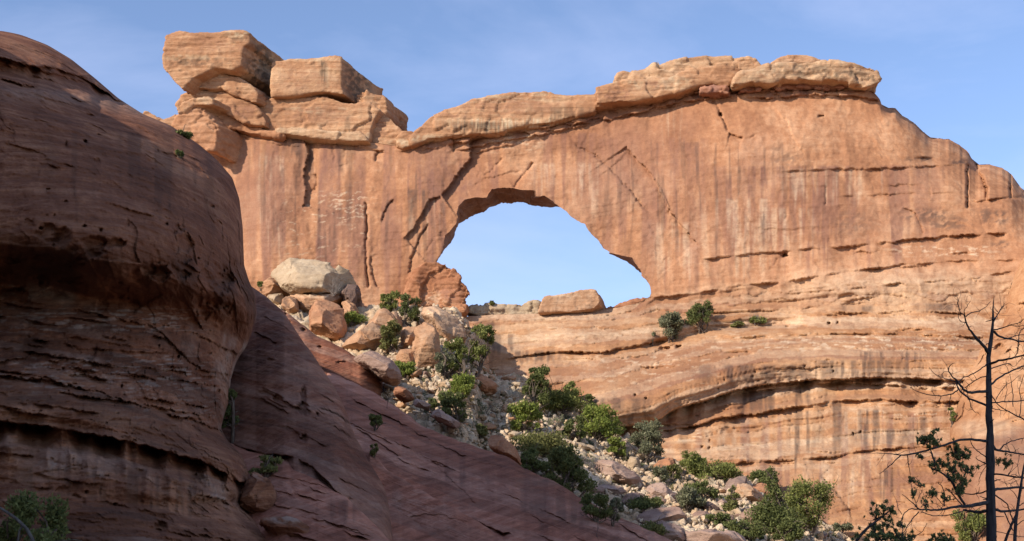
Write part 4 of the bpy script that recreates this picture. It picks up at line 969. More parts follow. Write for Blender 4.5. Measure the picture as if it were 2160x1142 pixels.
tag(link('unseen_shade_wall', build_unseen_shade_wall()), 'unseen tall canyon wall added beyond the dark buttress to cast shade', 'rock wall')  # out of view, put in for the shadow it casts
tag(link('talus_slope', build_talus()), kind='structure')
# slabs of slickrock in the shade
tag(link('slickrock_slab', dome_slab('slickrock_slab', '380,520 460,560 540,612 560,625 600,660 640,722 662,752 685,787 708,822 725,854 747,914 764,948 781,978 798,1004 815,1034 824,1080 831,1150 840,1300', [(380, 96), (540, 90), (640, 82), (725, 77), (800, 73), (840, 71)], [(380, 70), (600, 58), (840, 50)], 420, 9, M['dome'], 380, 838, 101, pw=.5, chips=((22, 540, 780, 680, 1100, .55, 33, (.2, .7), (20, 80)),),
    hollows=((586, 841, 13, 10, 1.2, .3), (640, 838, 7, 26, 1.0, .5), (636, 862, 16, 18, 1.2, .5), (556, 828, 14, 8, .4, .5), (640, 925, 10, 9, 1.3, .4), (622, 922, 12, 14, .7, .3), (670, 874, 4, 4, .8), (570, 760, 10, 4, .5)),
    ledges=(('440,930 500,942 560,958 620,962 660,985 690,1014 720,1050', 2.6, 26, .4, 10, 3, 3),), cracks=(('612,860 604,890 596,930', 2, .12), ('800,1070 802,1085', 2, .6)), stains=((.45, 640, 760, 900, 1010, 20, 5),), pales=((.25, 's', 540, 720, 640, 900, 60, 10, 6, .1),))), 'steep rounded slickrock dome with dark pockets beside the buttress', 'rock slab')
tag(link('slickrock_slab', dome_slab('slickrock_slab', '500,590 556,629 580,643 612,663 640,688 669,708 700,724 725,736 750,752 770,764 790,781 803,793 811,808 816,830', [(500, 122), (612, 118), (725, 116), (812, 114)], [(500, 104), (812, 104)], 260, 5, M['dome'], 500, 816, 103, pw=.5, endround=(755, 817, 12),  # darker dome rock puts the shoulder's part shade into its colour
    hollows=((600, 664, 7, 4, .8), (640, 696, 7, 5, .9), (650, 690, 6, 4, .8), (675, 732, 6, 3, .6), (610, 680, 4, 4, .7), (720, 765, 16, 5, .25)), pales=((.3, 'e', 640, 700, 120, 14),))), 'smooth reddish slickrock shoulder just below the sunlit boulders', 'rock slab')
tag(link('slickrock_slab', dome_slab('slickrock_slab', '690,785 730,800 770,818 806,840 834,856 860,876 890,898 921,912 950,924 983,936 1020,948 1060,960 1085,972 1102,985 1132,1000 1166,1014 1195,1032 1230,1052 1262,1070 1293,1087 1345,1108 1400,1132 1470,1164', [(690, 112), (860, 108), (1060, 100), (1250, 88), (1470, 78)], [(690, 58), (1470, 48)], 300, 12, M['slab'], 690, 1466, 105, dipk=.42, chips=((18, 760, 1400, 870, 1150, .47, 31, (.15, .6), (30, 170)), (7, 820, 1150, 900, 1040, .43, 32, (.3, .9), (40, 120))),
    ledges=(('740,840 800,870 860,900 930,940 985,962', 1.0, 10, .5, 8, 2, 4), ('760,905 800,935 840,960', 1.6, 14, .5, 10, 2, 4), ('790,985 860,1020 916,1062 990,1092 1062,1124', 2.2, 22, .6, 12, 2.5, 4), ('1040,945 1100,965 1160,990 1200,1008', .8, 10, .3, 6, 2, 3), ('1230,1062 1290,1096 1340,1125 1370,1142', 1.0, 10, .3, 7, 2, 3), ('1290,1080 1340,1102 1400,1130', .7, 8, .3, 6, 2, 3), ('830,930 900,965 1000,1010 1100,1058 1200,1100', .4, 20, .25, 12, 3, 4)),
    cracks=(('900,960 960,1020 1010,1070', 2, .3, .4, 25, 1),), stains=((.6, 1090, 1240, 1030, 1130, 22, 8), (.5, 930, 1040, 950, 1040, 16, 9), (.35, 1180, 1260, 1090, 1150, 12, 10)), pales=((.25, 's', 830, 1020, 1010, 1130, 60, 12, 11, .1), (.3, 'e', 1150, 1016, 70, 9)))), 'long dark slickrock ramp descending to the right below the talus', 'rock slab')
tag(link('slickrock_slab', dome_slab('slickrock_slab', '780,940 815,988 835,1004 880,1030 930,1058 980,1085 1040,1122 1100,1160', [(780, 84), (1100, 72)], [(780, 72), (1100, 54)], 200, 4, M['slab'], 780, 1090, 107, dipk=.45, pales=((.6, 'e', 838, 1078, 14, 40), (.3, 's', 830, 960, 1020, 1130, 50, 12, 12, -.1)))), 'greyish slickrock apron with a pale patch at the foot of the dome', 'rock slab')
tag(link('slickrock_slab', dome_slab('slickrock_slab', '400,900 470,930 507,945 545,957 575,964 610,975 640,993 670,1013 700,1034 731,1052 765,1080 800,1115 828,1150', [(400, 74), (520, 70), (670, 64), (828, 58)], [(400, 60), (600, 50), (828, 46)], 220, 6, M['slab'], 400, 826, 109, dipk=.4, chips=((16, 500, 760, 970, 1140, .3, 34, (.3, .9), (30, 120)),), ledges=(('640,1090 700,1102 760,1120', .5, 10, .2, 7, 2, 3), ('560,1000 620,1012 680,1040', .4, 10, .2, 6, 2, 3)), stains=((.6, 690, 760, 1055, 1120, 18, 11),), pales=((.3, 'e', 560, 975, 50, 8),))), 'low shaded slickrock bulge in front of the pocketed dome', 'rock slab')
# ground
gv = []
g = np.linspace(-1, 1, 161); gx = np.sign(g) * np.abs(g) ** 2.2 * 2200
GX, GY = np.meshgrid(gx, gx + 60, indexing='ij'); GP = np.stack([GX.ravel(), GY.ravel(), GX.ravel() * 0], 1)
GP[:, 2] = .35 * fbm(GP, .05, 3, 97) - .3 + 6 * np.clip((np.hypot(GX, GY - 60).ravel() - 400) / 1800, 0, 1) * fbm(GP, .004, 3, 98)
tag(link('ground', mesh_from('ground', GP, [grid_quads(161, 161)[:, ::-1]], M['ground'], {})), kind='structure')

# ------------------------------------------------------------------ boulders
G = 'boulder'
BL = [  # outline, distance (None = on the talus), thickness, material, label, ridge, spec
 ('559,583 563,574 570,560 579,546 593,548 608,545 624,542 636,541 648,545 660,551 671,556 686,558 700,563 718,572 733,581 741,590 746,598 740,608 728,616 716,622 690,622 672,619 650,620 633,619 610,602 585,590', 136, 8, 'paleboulder', 'huge pale rounded boulder with a bare grey bush on its top', ((575, 565, -2.2), (640, 555, -2.5), (700, 580, -3), (735, 600, -2.4), (640, 605, -3.4), (690, 612, -3.2)), ()),
 ('716,622 730,607 746,598 757,604 756,618 755,630 752,642 749,654 738,650 728,634', 137, 6, 'greyboulder', 'dark right end of the huge pale boulder, with its shade painted in', (), (('stain', 'all', .6),)),  # shaded end of the pale boulder, shade put into stone and stain
 ('549,602 559,584 576,589 594,595 610,601 624,617 600,622 575,624 555,626', 133, 5, 'boulder', 'angular tan block wedged under the left of the pale boulder', (), ()),
 ('558,624 575,621 593,619 600,632 597,648 584,642 570,634', 131, 4, 'paleboulder', 'white faced block lowest under the left of the pale boulder', (), ()),
 ('596,626 610,622 622,624 627,645 629,668 618,666 608,659 594,646', 130, 5, 'boulder', 'short dark streaked column block beside the white faced block', (), (('stain', 'e', .8, 606, 640, 10, 18),)),
 ('614,624 640,620 680,619 708,620 717,627 720,643 700,652 662,654 640,660 629,658 618,645', 132, 6, 'boulder', 'flat topped block under the huge pale boulder', (), (('stain', 'e', .6, 640, 642, 24, 12), ('pale', 'e', .6, 670, 623, 50, 6))),
 ('652,652 655,644 662,639 674,636 685,634 698,635 707,637 714,642 717,650 722,672 726,695 725,705 722,713 709,722 695,720 678,712 662,700 649,690 650,670', 127, 6, 'redboulder', 'big upright brown boulder with a smooth streaked face', ((662, 650, -2.2), (700, 646, -2.4), (660, 690, -2.6), (710, 700, -2.6), (685, 665, -2.9)), (('stain', 'e', .35, 672, 664, 14, 14),)),
 ('718,629 735,635 747,643 752,657 754,670 746,678 737,682 730,672 724,650', 130, 5, 'boulder', 'leaning wedge between brown boulder and dark overhanging end', (), ()),
 ('729,697 734,692 744,692 748,698 742,703 732,704', 125.5, 2, 'paleboulder', 'small white stone at the foot of the leaning wedge', (), ()),
 ('771,678 774,668 780,661 790,656 799,654 810,655 818,658 826,664 832,674 838,696 832,710 815,718 804,706 790,698', 128, 6, 'boulder', 'rounded tan boulder left of the two upper green junipers', (), ()),
 ('716,722 730,711 747,703 758,695 771,690 780,684 792,680 804,700 814,718 818,730 806,742 780,746 752,742 733,738', 124, 7, 'boulder', 'broad low tan boulder above the grey shaded boulder', (), ()),
 ('820,656 826,653 832,653 839,660 844,668 847,690 845,706 839,711 834,690 828,670', 126.5, 4, 'boulder', 'thin upright slab split from the rounded tan boulder', (), ()),
 ('744,752 752,744 763,740 776,740 787,742 806,752 825,761 834,772 840,782 841,792 836,800 826,806 814,800 804,796 792,784 774,772 756,764', 113, 5, 'greyboulder', 'grey rounded boulder resting on the shaded slickrock shoulder', ((765, 750, -1.4), (800, 762, -1.8), (826, 776, -1.8), (790, 775, -1.2)), ()),
 ('847,704 852,694 860,691 868,689 876,693 880,715 882,737 870,742 848,734', 124, 4, 'boulder', 'narrow tan slab left of the tall cracked boulder', (), ()),
 ('876,695 884,685 892,678 902,678 910,681 917,689 922,699 925,722 927,744 923,768 918,790 902,792 885,790 876,778 872,750 877,720', 122.5, 5, 'boulder', 'tall cracked tan boulder standing over the talus', ((890, 700, -1.6), (915, 705, -1.8), (908, 740, -2.2), (890, 760, -1.8)), ()),
 ('837,752 845,739 860,738 876,740 882,755 880,768 868,778 852,778 838,766', 121.5, 4, 'boulder', 'low orange boulder at the left foot of the cracked boulder', (), ()),
 ('893,664 897,648 906,645 914,648 930,655 948,664 960,671 971,679 979,686 982,695 981,706 978,718 966,723 953,726 948,714 940,702 926,696 918,686 908,680', 124, 6, 'boulder', 'large overhanging block with a shaded hollow right face', ((905, 660, -2), (940, 690, -3.2), (955, 678, -2.6), (925, 672, -2.6), (972, 700, -1.2)), (('pale', 'e', .4, 930, 665, 30, 10),)),
 ('857,665 861,661 867,662 880,668 898,677 892,685 884,684 870,677', 122.5, 1.6, 'paleboulder', 'log shaped pale rock lying on the tan slabs', (), ()),
 ('983,800 990,793 1000,789 1012,790 1024,794 1036,802 1046,811 1045,822 1034,828 1015,829 992,826', None, 4, 'redboulder', 'triangular brown boulder below the tallest green juniper', ((998, 800, -1.2), (1020, 803, -1.6), (1005, 818, -1.6), (1035, 815, -1.0)), ()),
 ('1010,724 1016,721 1022,726 1026,745 1030,768 1029,790 1020,793 1014,788 1012,760', 129, 3, 'boulder', 'thin curved rock column at the right of the tallest juniper', (), ()),
 ('1255,995 1257,980 1263,970 1274,968 1286,970 1300,975 1315,982 1330,993 1343,1006 1350,1016 1355,1026 1342,1026 1325,1022 1308,1018 1293,1014 1272,1009 1256,1005', None, 5, 'greyboulder', 'largest flat mauve slab boulder on the lower talus', ((1265, 978, -1.5), (1300, 985, -2.2), (1335, 1010, -1.8), (1290, 1002, -2.2)), (('pale', 'e', .4, 1310, 985, 30, 6),)),
 ('1258,1028 1270,1024 1293,1024 1310,1029 1321,1037 1314,1043 1304,1047 1288,1045 1270,1041', None, 3, 'greyboulder', 'flat grey stone directly below the largest mauve slab', (), ()),
 ('1324,972 1328,964 1335,960 1342,962 1348,968 1351,980 1349,990 1342,998 1334,1000 1326,990', None, 2.5, 'paleboulder', 'upright pale egg shaped boulder behind the largest mauve slab', (), ()),
 ('1203,940 1208,936 1217,934 1232,936 1247,940 1260,946 1258,951 1242,950 1225,949 1208,947', None, 2.5, 'paleboulder', 'long flat pale rock below the bright green shrubs', (), ()),
 ('1313,1056 1318,1048 1326,1042 1336,1039 1348,1040 1362,1045 1352,1058 1342,1070 1328,1072 1315,1066', None, 3, 'greyboulder', 'pale grey block behind the low dark green shrub', (), ()),
 ('1030,926 1037,919 1046,918 1060,925 1076,936 1090,948 1102,961 1096,976 1076,970 1052,958 1036,944', 103, 4, 'redboulder', 'reddish boulder half in shade at the top of the ramp', (), ()),
 ('1364,1038 1368,1029 1376,1023 1386,1020 1396,1021 1410,1030 1426,1043 1430,1054 1420,1060 1405,1058 1390,1050 1376,1046', None, 3, 'greyboulder', 'tilted striped slab boulder right of the low dark shrub', (), ()),
 ('1346,1088 1360,1080 1378,1079 1395,1075 1408,1070 1424,1071 1440,1076 1450,1085 1458,1096 1457,1106 1448,1113 1425,1114 1398,1113 1372,1112 1352,1106', None, 4.5, 'greyboulder', 'broad flat mauve boulder near the bottom of the talus', ((1370, 1086, -1.0), (1420, 1080, -1.5), (1445, 1100, -1.4), (1380, 1104, -1.6)), ()),
 ('1381,1150 1381,1118 1385,1106 1394,1097 1402,1102 1420,1110 1432,1112 1444,1121 1448,1150', None, 3.5, 'greyboulder', 'dark split wedge boulder in front of the broad mauve boulder', ((1390, 1110, -1.0), (1420, 1122, -1.6), (1436, 1135, -1.2), (1395, 1140, -.8)), ()),
 ('1446,1150 1450,1124 1466,1121 1492,1124 1515,1121 1534,1121 1560,1125 1580,1134 1590,1160', None, 4, 'greyboulder', 'wide grey rock along the lower edge of the rubble', (), ()),
 ('1457,1090 1466,1082 1478,1078 1490,1080 1500,1086 1507,1094 1502,1101 1484,1103 1464,1099', None, 2.5, 'greyboulder', 'small pale grey stone right of the broad mauve boulder', (), ()),
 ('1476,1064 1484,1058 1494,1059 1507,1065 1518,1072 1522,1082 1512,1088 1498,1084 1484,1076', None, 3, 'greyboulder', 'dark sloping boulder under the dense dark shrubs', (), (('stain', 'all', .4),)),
 ('1378,992 1384,980 1392,973 1400,970 1410,968 1420,969 1430,980 1440,996 1430,1003 1414,1002 1396,1000', None, 3.5, 'redboulder', 'brown triangular boulder with a grey face below the cliff', (), (('stain', 'e', .6, 1396, 982, 10, 8),)),
 ('1418,1000 1424,994 1432,993 1439,999 1437,1007 1428,1010 1420,1008', None, 1.8, 'paleboulder', 'round pale stone in front of the brown triangular boulder', (), ()),
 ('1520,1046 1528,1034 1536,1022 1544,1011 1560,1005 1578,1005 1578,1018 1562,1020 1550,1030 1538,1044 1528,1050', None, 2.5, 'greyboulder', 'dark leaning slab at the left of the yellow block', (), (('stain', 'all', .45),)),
 ('1548,1052 1552,1034 1556,1020 1570,1018 1583,1020 1588,1034 1598,1041 1609,1049 1606,1060 1590,1062 1575,1060 1562,1056', None, 3, 'boulder', 'blocky yellow tan boulder against the foot of the cliff', ((1560, 1025, -1.0), (1583, 1026, -1.2), (1584, 1056, -1.6), (1565, 1050, -1.4)), (('pale', 'e', .4, 1570, 1040, 14, 14),)),
 ('1584,1026 1600,1021 1622,1019 1630,1026 1635,1034 1630,1046 1622,1054 1610,1050 1596,1040', None, 3, 'redboulder', 'reddish sloping rock right of the yellow block', (), ()),
 ('1632,1046 1640,1041 1648,1042 1658,1050 1666,1061 1661,1071 1650,1074 1640,1066', None, 2.5, 'paleboulder', 'pale rounded boulder right of the pointed dark conifer', (), ()),
 ('1533,1051 1542,1046 1556,1045 1564,1052 1562,1060 1552,1065 1538,1060', None, 1.8, 'boulder', 'low round tan stone in front of the yellow block', (), (('pale', 'e', .7, 1549, 1052, 12, 4),)),
 ('1558,1084 1568,1077 1580,1072 1592,1071 1604,1077 1616,1084 1627,1094 1622,1108 1604,1112 1580,1108 1564,1098', None, 4, 'greyboulder', 'large grey shaded boulder left of the pointed dark conifer', (), ()),
 ('1502,1092 1516,1087 1536,1086 1552,1092 1556,1104 1540,1110 1516,1108 1504,1102', None, 3, 'greyboulder', 'grey rock between the dark shrubs of the lower talus', (), ()),
 ('1760,1126 1766,1120 1774,1124 1784,1134 1780,1142 1768,1140', None, 1.5, 'paleboulder', 'small pale rock right of the large olive juniper', (), ()),
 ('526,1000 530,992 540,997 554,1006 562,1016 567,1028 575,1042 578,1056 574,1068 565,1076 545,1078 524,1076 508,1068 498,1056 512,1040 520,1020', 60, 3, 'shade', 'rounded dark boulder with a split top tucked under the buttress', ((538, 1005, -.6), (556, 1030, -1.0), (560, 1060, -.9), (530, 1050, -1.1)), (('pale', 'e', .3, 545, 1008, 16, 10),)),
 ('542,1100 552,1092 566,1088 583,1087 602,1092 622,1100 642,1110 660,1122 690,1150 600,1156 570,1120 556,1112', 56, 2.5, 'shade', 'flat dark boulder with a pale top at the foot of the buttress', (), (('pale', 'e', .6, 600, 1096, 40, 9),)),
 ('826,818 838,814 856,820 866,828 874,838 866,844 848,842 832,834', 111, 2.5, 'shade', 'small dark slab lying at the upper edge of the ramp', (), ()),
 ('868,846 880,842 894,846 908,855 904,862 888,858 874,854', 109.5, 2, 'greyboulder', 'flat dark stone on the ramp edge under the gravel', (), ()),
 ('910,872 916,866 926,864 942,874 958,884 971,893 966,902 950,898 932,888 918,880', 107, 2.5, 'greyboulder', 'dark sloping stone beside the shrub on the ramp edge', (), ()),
 ('1098,888 1110,882 1130,884 1148,890 1142,898 1118,900 1102,896', None, 2.5, 'boulder', 'flat tan stone between two bright green shrubs', (), ()),
 ('1192,890 1200,884 1214,882 1230,886 1244,894 1232,900 1212,902 1196,900', None, 2.5, 'greyboulder', 'mauve stone behind the dark bright-topped shrubs', (), ()),
 ('1050,866 1062,855 1080,853 1096,862 1098,874 1080,878 1060,876', None, 2.5, 'boulder', 'flat brown stone left of the dark upright juniper', (), ()),
 ('1185,972 1196,962 1206,962 1214,972 1212,988 1202,994 1190,990', None, 2.2, 'boulder', 'rounded brown stone above the big shaded juniper', (), ()),
]
for i, (ol, Y, th, mt, lab, rdg, spec) in enumerate(BL):
    P = poly_xy(ol)
    if Y is None or Y >= 120: Y = float(talus_depth(P[:, 0].mean(), P[:, 1].max() - .12 * np.ptp(P[:, 1])))
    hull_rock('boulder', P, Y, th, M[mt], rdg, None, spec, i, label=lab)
# ------------------------------------------------------------------ gravel and chips: past counting, one object
rq = np.random.default_rng(55)
ico = bmesh.new(); bmesh.ops.create_icosphere(ico, subdivisions=1, radius=.5)
IV = np.array([v.co[:] for v in ico.verts]); IF = np.array([[v.index for v in f.verts] for f in ico.faces]); ico.free()
GV, GF, GA, off = [], [], [], 0
cnt = 0
while cnt < 3400:
    px, py = rq.uniform(790, 1820), rq.uniform(650, 1142)
    if not (py > np.interp(px, TAL_T[:, 0], TAL_T[:, 1]) + 2 and py < np.interp(px, [800, 860, 983, 1102, 1230, 1400, 1500, 2200], [855, 874, 930, 980, 1045, 1125, 1142, 1142]) + 2): continue
    s = float(np.clip(rq.lognormal(-1.25, .45), .12, .8))
    R = np.linalg.qr(rq.normal(size=(3, 3)))[0]
    v = (IV * rq.uniform(.7, 1.25, (len(IV), 1)) * np.array([1.3, 1, .65])) @ R * s
    GV.append(v + talus_pt(px, py) + np.array([0, -.3, .05 + .3 * s])); GF.append(IF + off); GA.append(np.full(len(IV), rq.uniform(0, 1) ** 2)); off += len(IV); cnt += 1
tag(link('rubble', mesh_from('rubble', np.concatenate(GV), [np.concatenate(GF)], M['talus'], {'pale': np.concatenate(GA)}, smooth=False)), 'pale broken rubble and gravel strewn over the talus slope', kind='stuff')
# ------------------------------------------------------------------ loose stones: every one its own object, few shapes shared
rs = np.random.default_rng(77)
protos = []
for k in range(10):
    sc_ = rs.uniform(.6, 1.1, 3) * np.array([1.25, 1, .62])
    pts = rs.normal(size=(16, 3)); pts = pts / np.linalg.norm(pts, axis=1)[:, None] * rs.uniform(.75, 1, (16, 1)) * sc_ * .5
    bm = bmesh.new(); [bm.verts.new(p) for p in pts]
    r = bmesh.ops.convex_hull(bm, input=bm.verts)
    bmesh.ops.delete(bm, geom=list({g_ for g_ in r['geom_interior'] + r['geom_unused'] if isinstance(g_, bmesh.types.BMVert)}), context='VERTS')
    bmesh.ops.recalc_face_normals(bm, faces=bm.faces)
    me = bpy.data.meshes.new('h'); bm.to_mesh(me); bm.free()
    V, N, fs = remesh(me, .055, 0)
    V = weather(V, N, amp=.04, size=.5, facet=.05, fsize=.4, strata=.015, sthick=.12, seed=200 + k, fine=.01)
    protos.append([mesh_from('stone', V, fs, M[m_], {}) for m_ in ('paleboulder', 'boulder', 'greyboulder')])
def in_talus(px, py):
    return py > np.interp(px, TAL_T[:, 0], TAL_T[:, 1]) + 4 and py < np.interp(px, [800, 860, 983, 1102, 1230, 1400, 1500, 2200], [855, 874, 930, 980, 1045, 1125, 1142, 1142]) - 3
n = 0
while n < 290:
    px, py = rs.uniform(790, 1800), rs.uniform(650, 1142)
    if not in_talus(px, py): continue
    if n > 60 and py < 780 and px < 1000: continue
    p = talus_pt(px, py)
    lit = px + py * .0
    wgt = [.62, .25, .13] if py < 1040 else [.3, .25, .45]
    me = protos[rs.integers(10)][rs.choice(3, p=wgt)]
    o = bpy.data.objects.new('loose_stone', me); C.objects.link(o)
    s = float(np.clip(rs.lognormal(-.25, .5), .35, 2.4)) * (1.15 if n < 90 else .85)
    o.location = p + np.array([0, -.4, .15 * s]); o.scale = (s, s * rs.uniform(.8, 1.1), s * rs.uniform(.7, 1.1)); o.rotation_euler = (rs.normal() * .35, rs.normal() * .35, rs.uniform(0, 6.28))
    mtn = me.materials[0].name
    lab = {'pale_boulder_stone': 'small pale loose stone among the rubble of the talus slope', 'tan_boulder_stone': 'small tan loose stone among the rubble of the talus slope', 'mauve_boulder_stone': 'small mauve grey loose stone among the rubble of the talus slope'}[mtn]
    tag(o, lab, 'stone', {'pale_boulder_stone': 'pale loose stones on the talus', 'tan_boulder_stone': 'tan loose stones on the talus', 'mauve_boulder_stone': 'mauve grey loose stones on the talus'}[mtn])
    n += 1
# ================================================================== PLANTS
def tubes(paths, sides=5):
    """paths: list of (k, 4) arrays x y z radius -> one mesh of tapered tubes"""
    VV, FF, off = [], [], 0
    ang = np.linspace(0, 2 * math.pi, sides, endpoint=False)
    for P in paths:
        P = np.asarray(P, float); n = len(P)
        T = np.gradient(P[:, :3], axis=0); T /= np.linalg.norm(T, axis=1)[:, None] + 1e-9
        ref = np.array([0, 1., 0]) if abs(T[0, 1]) < .9 else np.array([1., 0, 0])
        A = np.cross(T, ref); A /= np.linalg.norm(A, axis=1)[:, None] + 1e-9
        B = np.cross(T, A)
        R = P[:, None, :3] + P[:, 3][:, None, None] * (np.cos(ang)[None, :, None] * A[:, None] + np.sin(ang)[None, :, None] * B[:, None])
        VV.append(R.reshape(-1, 3))
        i = np.arange(n - 1)[:, None] * sides; j = np.arange(sides)[None]; j2 = (j + 1) % sides
        FF.append(np.stack([i + j, i + j2, i + sides + j2, i + sides + j], -1).reshape(-1, 4) + off)
        off += n * sides
    return np.concatenate(VV), [np.concatenate(FF)]
def curve(p0, p1, r0, r1, n=6, bend=.15, rg=None):
    t = np.linspace(0, 1, n)[:, None]
    L = np.linalg.norm(p1 - p0)
    o = rg.normal(size=3) * bend * L
    P = p0 * (1 - t) + p1 * t + np.sin(math.pi * t) * o + rg.normal(size=(n, 3)) * .025 * L * np.sin(math.pi * t)
    return np.concatenate([P, r0 * (1 - t) + r1 * t], 1)
def leaves(C_, R_, n, size, rg, long=1.6, shell=.5):
    """n leaf sprays in the ellipsoids with centres C_ and radii R_ -> V, quads, tint"""
    C_, R_ = np.asarray(C_, float), np.asarray(R_, float)
    vol = np.prod(R_, 1) ** .72; pk = rg.choice(len(C_), n, p=vol / vol.sum())
    d = rg.normal(size=(n, 3)); d /= np.linalg.norm(d, axis=1)[:, None]
    rr = rg.uniform(0, 1, n) ** shell
    # ragged surface
    lump = 1 + .55 * perlin((d * 1.9 + pk[:, None] * 7.7).astype(np.float32), 3)
    P = C_[pk] + d * R_[pk] * (rr * lump)[:, None]
    ax = d * .6 + rg.normal(size=(n, 3)) * .55 + np.array([0, 0, .45]); ax /= np.linalg.norm(ax, axis=1)[:, None]
    sd = np.cross(ax, rg.normal(size=(n, 3))); sd /= np.linalg.norm(sd, axis=1)[:, None] + 1e-9
    s = size * rg.uniform(.6, 1.4, n)[:, None]
    a = P - ax * s * long * .5; b = P + sd * s * .42; c = P + ax * s * long * .5; e = P - sd * s * .42
    V = np.stack([a, b, c, e], 1).reshape(-1, 3)
    q = np.arange(n * 4).reshape(-1, 4)
    tint = np.clip(.5 + .32 * rg.normal(size=n) + .25 * perlin((P * 1.3).astype(np.float32), 8), 0, 1)
    return V, q, np.repeat(tint, 4)
def shrub(name, p, w, h, mat, label, cat, seed, n=None, group=None, leafsize=None, clumps=None, trunk=True, lean=0.0, form='round', bark='bark', dens=1.0):
    """p: foot of the plant, w: width and h: height in metres"""
    rg = np.random.default_rng(seed)
    p = np.asarray(p, float)
    root = empty(name, p, label, cat, group)
    lean = lean or float(rg.normal() * .12); w, h = w * rg.uniform(.88, 1.1), h * rg.uniform(.95, 1.15)
    k = clumps or int(10 + w * h * 1.3)
    Cs, Rs = [], []
    for i in range(k):
        if form == 'cone':
            z = rg.uniform(.12, .97); wr = (1.02 - z) * .5 + .04; a = rg.uniform(0, 6.28); q = rg.uniform(.1, .8)
            Cs.append([math.cos(a) * wr * w * q, math.sin(a) * wr * w * q, z * h]); r = (wr * .55 + .05) * w
            Rs.append([r, r, r * .75])
        elif form == 'spread':
            a = rg.uniform(0, 6.28); q = math.sqrt(rg.uniform(0, 1)); z = rg.uniform(.25, .8) * (1 - .3 * q)
            Cs.append([math.cos(a) * w * .42 * q, math.sin(a) * w * .42 * q, z * h]); r = rg.uniform(.15, .24) * w
            Rs.append([r, r, r * .62])
        else:
            a = rg.uniform(0, 6.28); z = rg.uniform(.22, .86); env = math.sqrt(max(.05, 1 - ((z - .45) / .58) ** 2)); q = math.sqrt(rg.uniform(0, 1)) * env
            Cs.append([math.cos(a) * w * .38 * q + lean * z * h, math.sin(a) * w * .38 * q, z * h]); r = rg.uniform(.07, .18) * w; r2 = min(r, .18 * h)
            Rs.append([r, r, r2 * .95])
    paths = []
    if trunk:
        st = rg.integers(2, 4) if form != 'cone' else 1
        for s_ in range(st):
            top = np.array([rg.normal() * .13 * w + lean * h * .6, rg.normal() * .13 * w, h * rg.uniform(.55, .8) if form != 'cone' else h * .93])
            c = curve(np.array([rg.normal() * .04 * w, rg.normal() * .04 * w, -.25]), top, .035 * h / st ** .5 + .03, .02, 7, .12, rg); paths.append(c)
        tr = list(paths)
        for cc in Cs:
            c0 = tr[rg.integers(len(tr))]; i = min(len(c0) - 2, max(1, int(len(c0) * cc[2] / h * .7)))
            paths.append(curve(c0[i, :3], np.array(cc) + rg.normal(size=3) * .05 * w, c0[i, 3] * .6, .012, 5, .12, rg))
        for _ in range(int(5 + w * 1.5)):
            c0 = tr[rg.integers(len(tr))]; i = rg.integers(1, len(c0) - 1); d = rg.normal(size=3); d[2] = abs(d[2]) * .8; d /= np.linalg.norm(d)
            paths.append(curve(c0[i, :3], c0[i, :3] + d * rg.uniform(.35, .62) * w, .03, .008, 5, .15, rg))
        V, f = tubes(paths, 5)
        link('trunk', mesh_from('trunk', V, f, M[bark]), root)
    nl = int((n or min(9000, 1200 + 430 * w * h)) * dens)
    V, q, t = leaves(Cs, Rs, nl, leafsize or .15, rg)
    link('foliage', mesh_from('foliage', V, [q], mat, {'tint': t}, smooth=False), root)
    return root
def twig_bush(name, p, w, h, label, cat, seed, group=None, mat='twig', n=9, leafy=0, r0=.03):
    rg = np.random.default_rng(seed)
    paths = []
    def grow(a, d, L, r, lev):
        b = a + d * L
        paths.append(curve(a, b, r, r * .55, 5, .10, rg))
        if lev == 0: return
        for _ in range(rg.integers(2, 4)):
            d2 = d + rg.normal(size=3) * .55; d2[2] += .12; d2 /= np.linalg.norm(d2)
            t = rg.uniform(.45, 1.0)
            grow(a * (1 - t) + b * t, d2, L * rg.uniform(.5, .8), r * .58, lev - 1)
    for _ in range(n):
        d = np.array([rg.normal() * .55 * w / h, rg.normal() * .55 * w / h, 1.0]); d /= np.linalg.norm(d)
        grow(np.array([0, 0, -.1]), d, h * rg.uniform(.35, .5), r0, 3)
    V, f = tubes(paths, 4)
    V[:, 0] *= w / max(1e-3, np.ptp(V[:, 0])); V[:, 2] *= h / max(1e-3, V[:, 2].max())
    p = [float(v) for v in p]
    if not leafy:
        o = link(name, mesh_from(name, V, f, M[mat])); o.location = p
        return tag(o, label, cat, group)
    root = empty(name, p, label, cat, group)
    link('branches', mesh_from('branches', V, f, M[mat]), root)
    k = rg.choice(len(V), 40)
    Vl, q, t = leaves(V[k], np.full((40, 3), .12 * w), leafy, .09, rg)
    link('foliage', mesh_from('foliage', Vl, [q], M['leaf_grey'], {'tint': t}, smooth=False), root)
    return root
JG = None
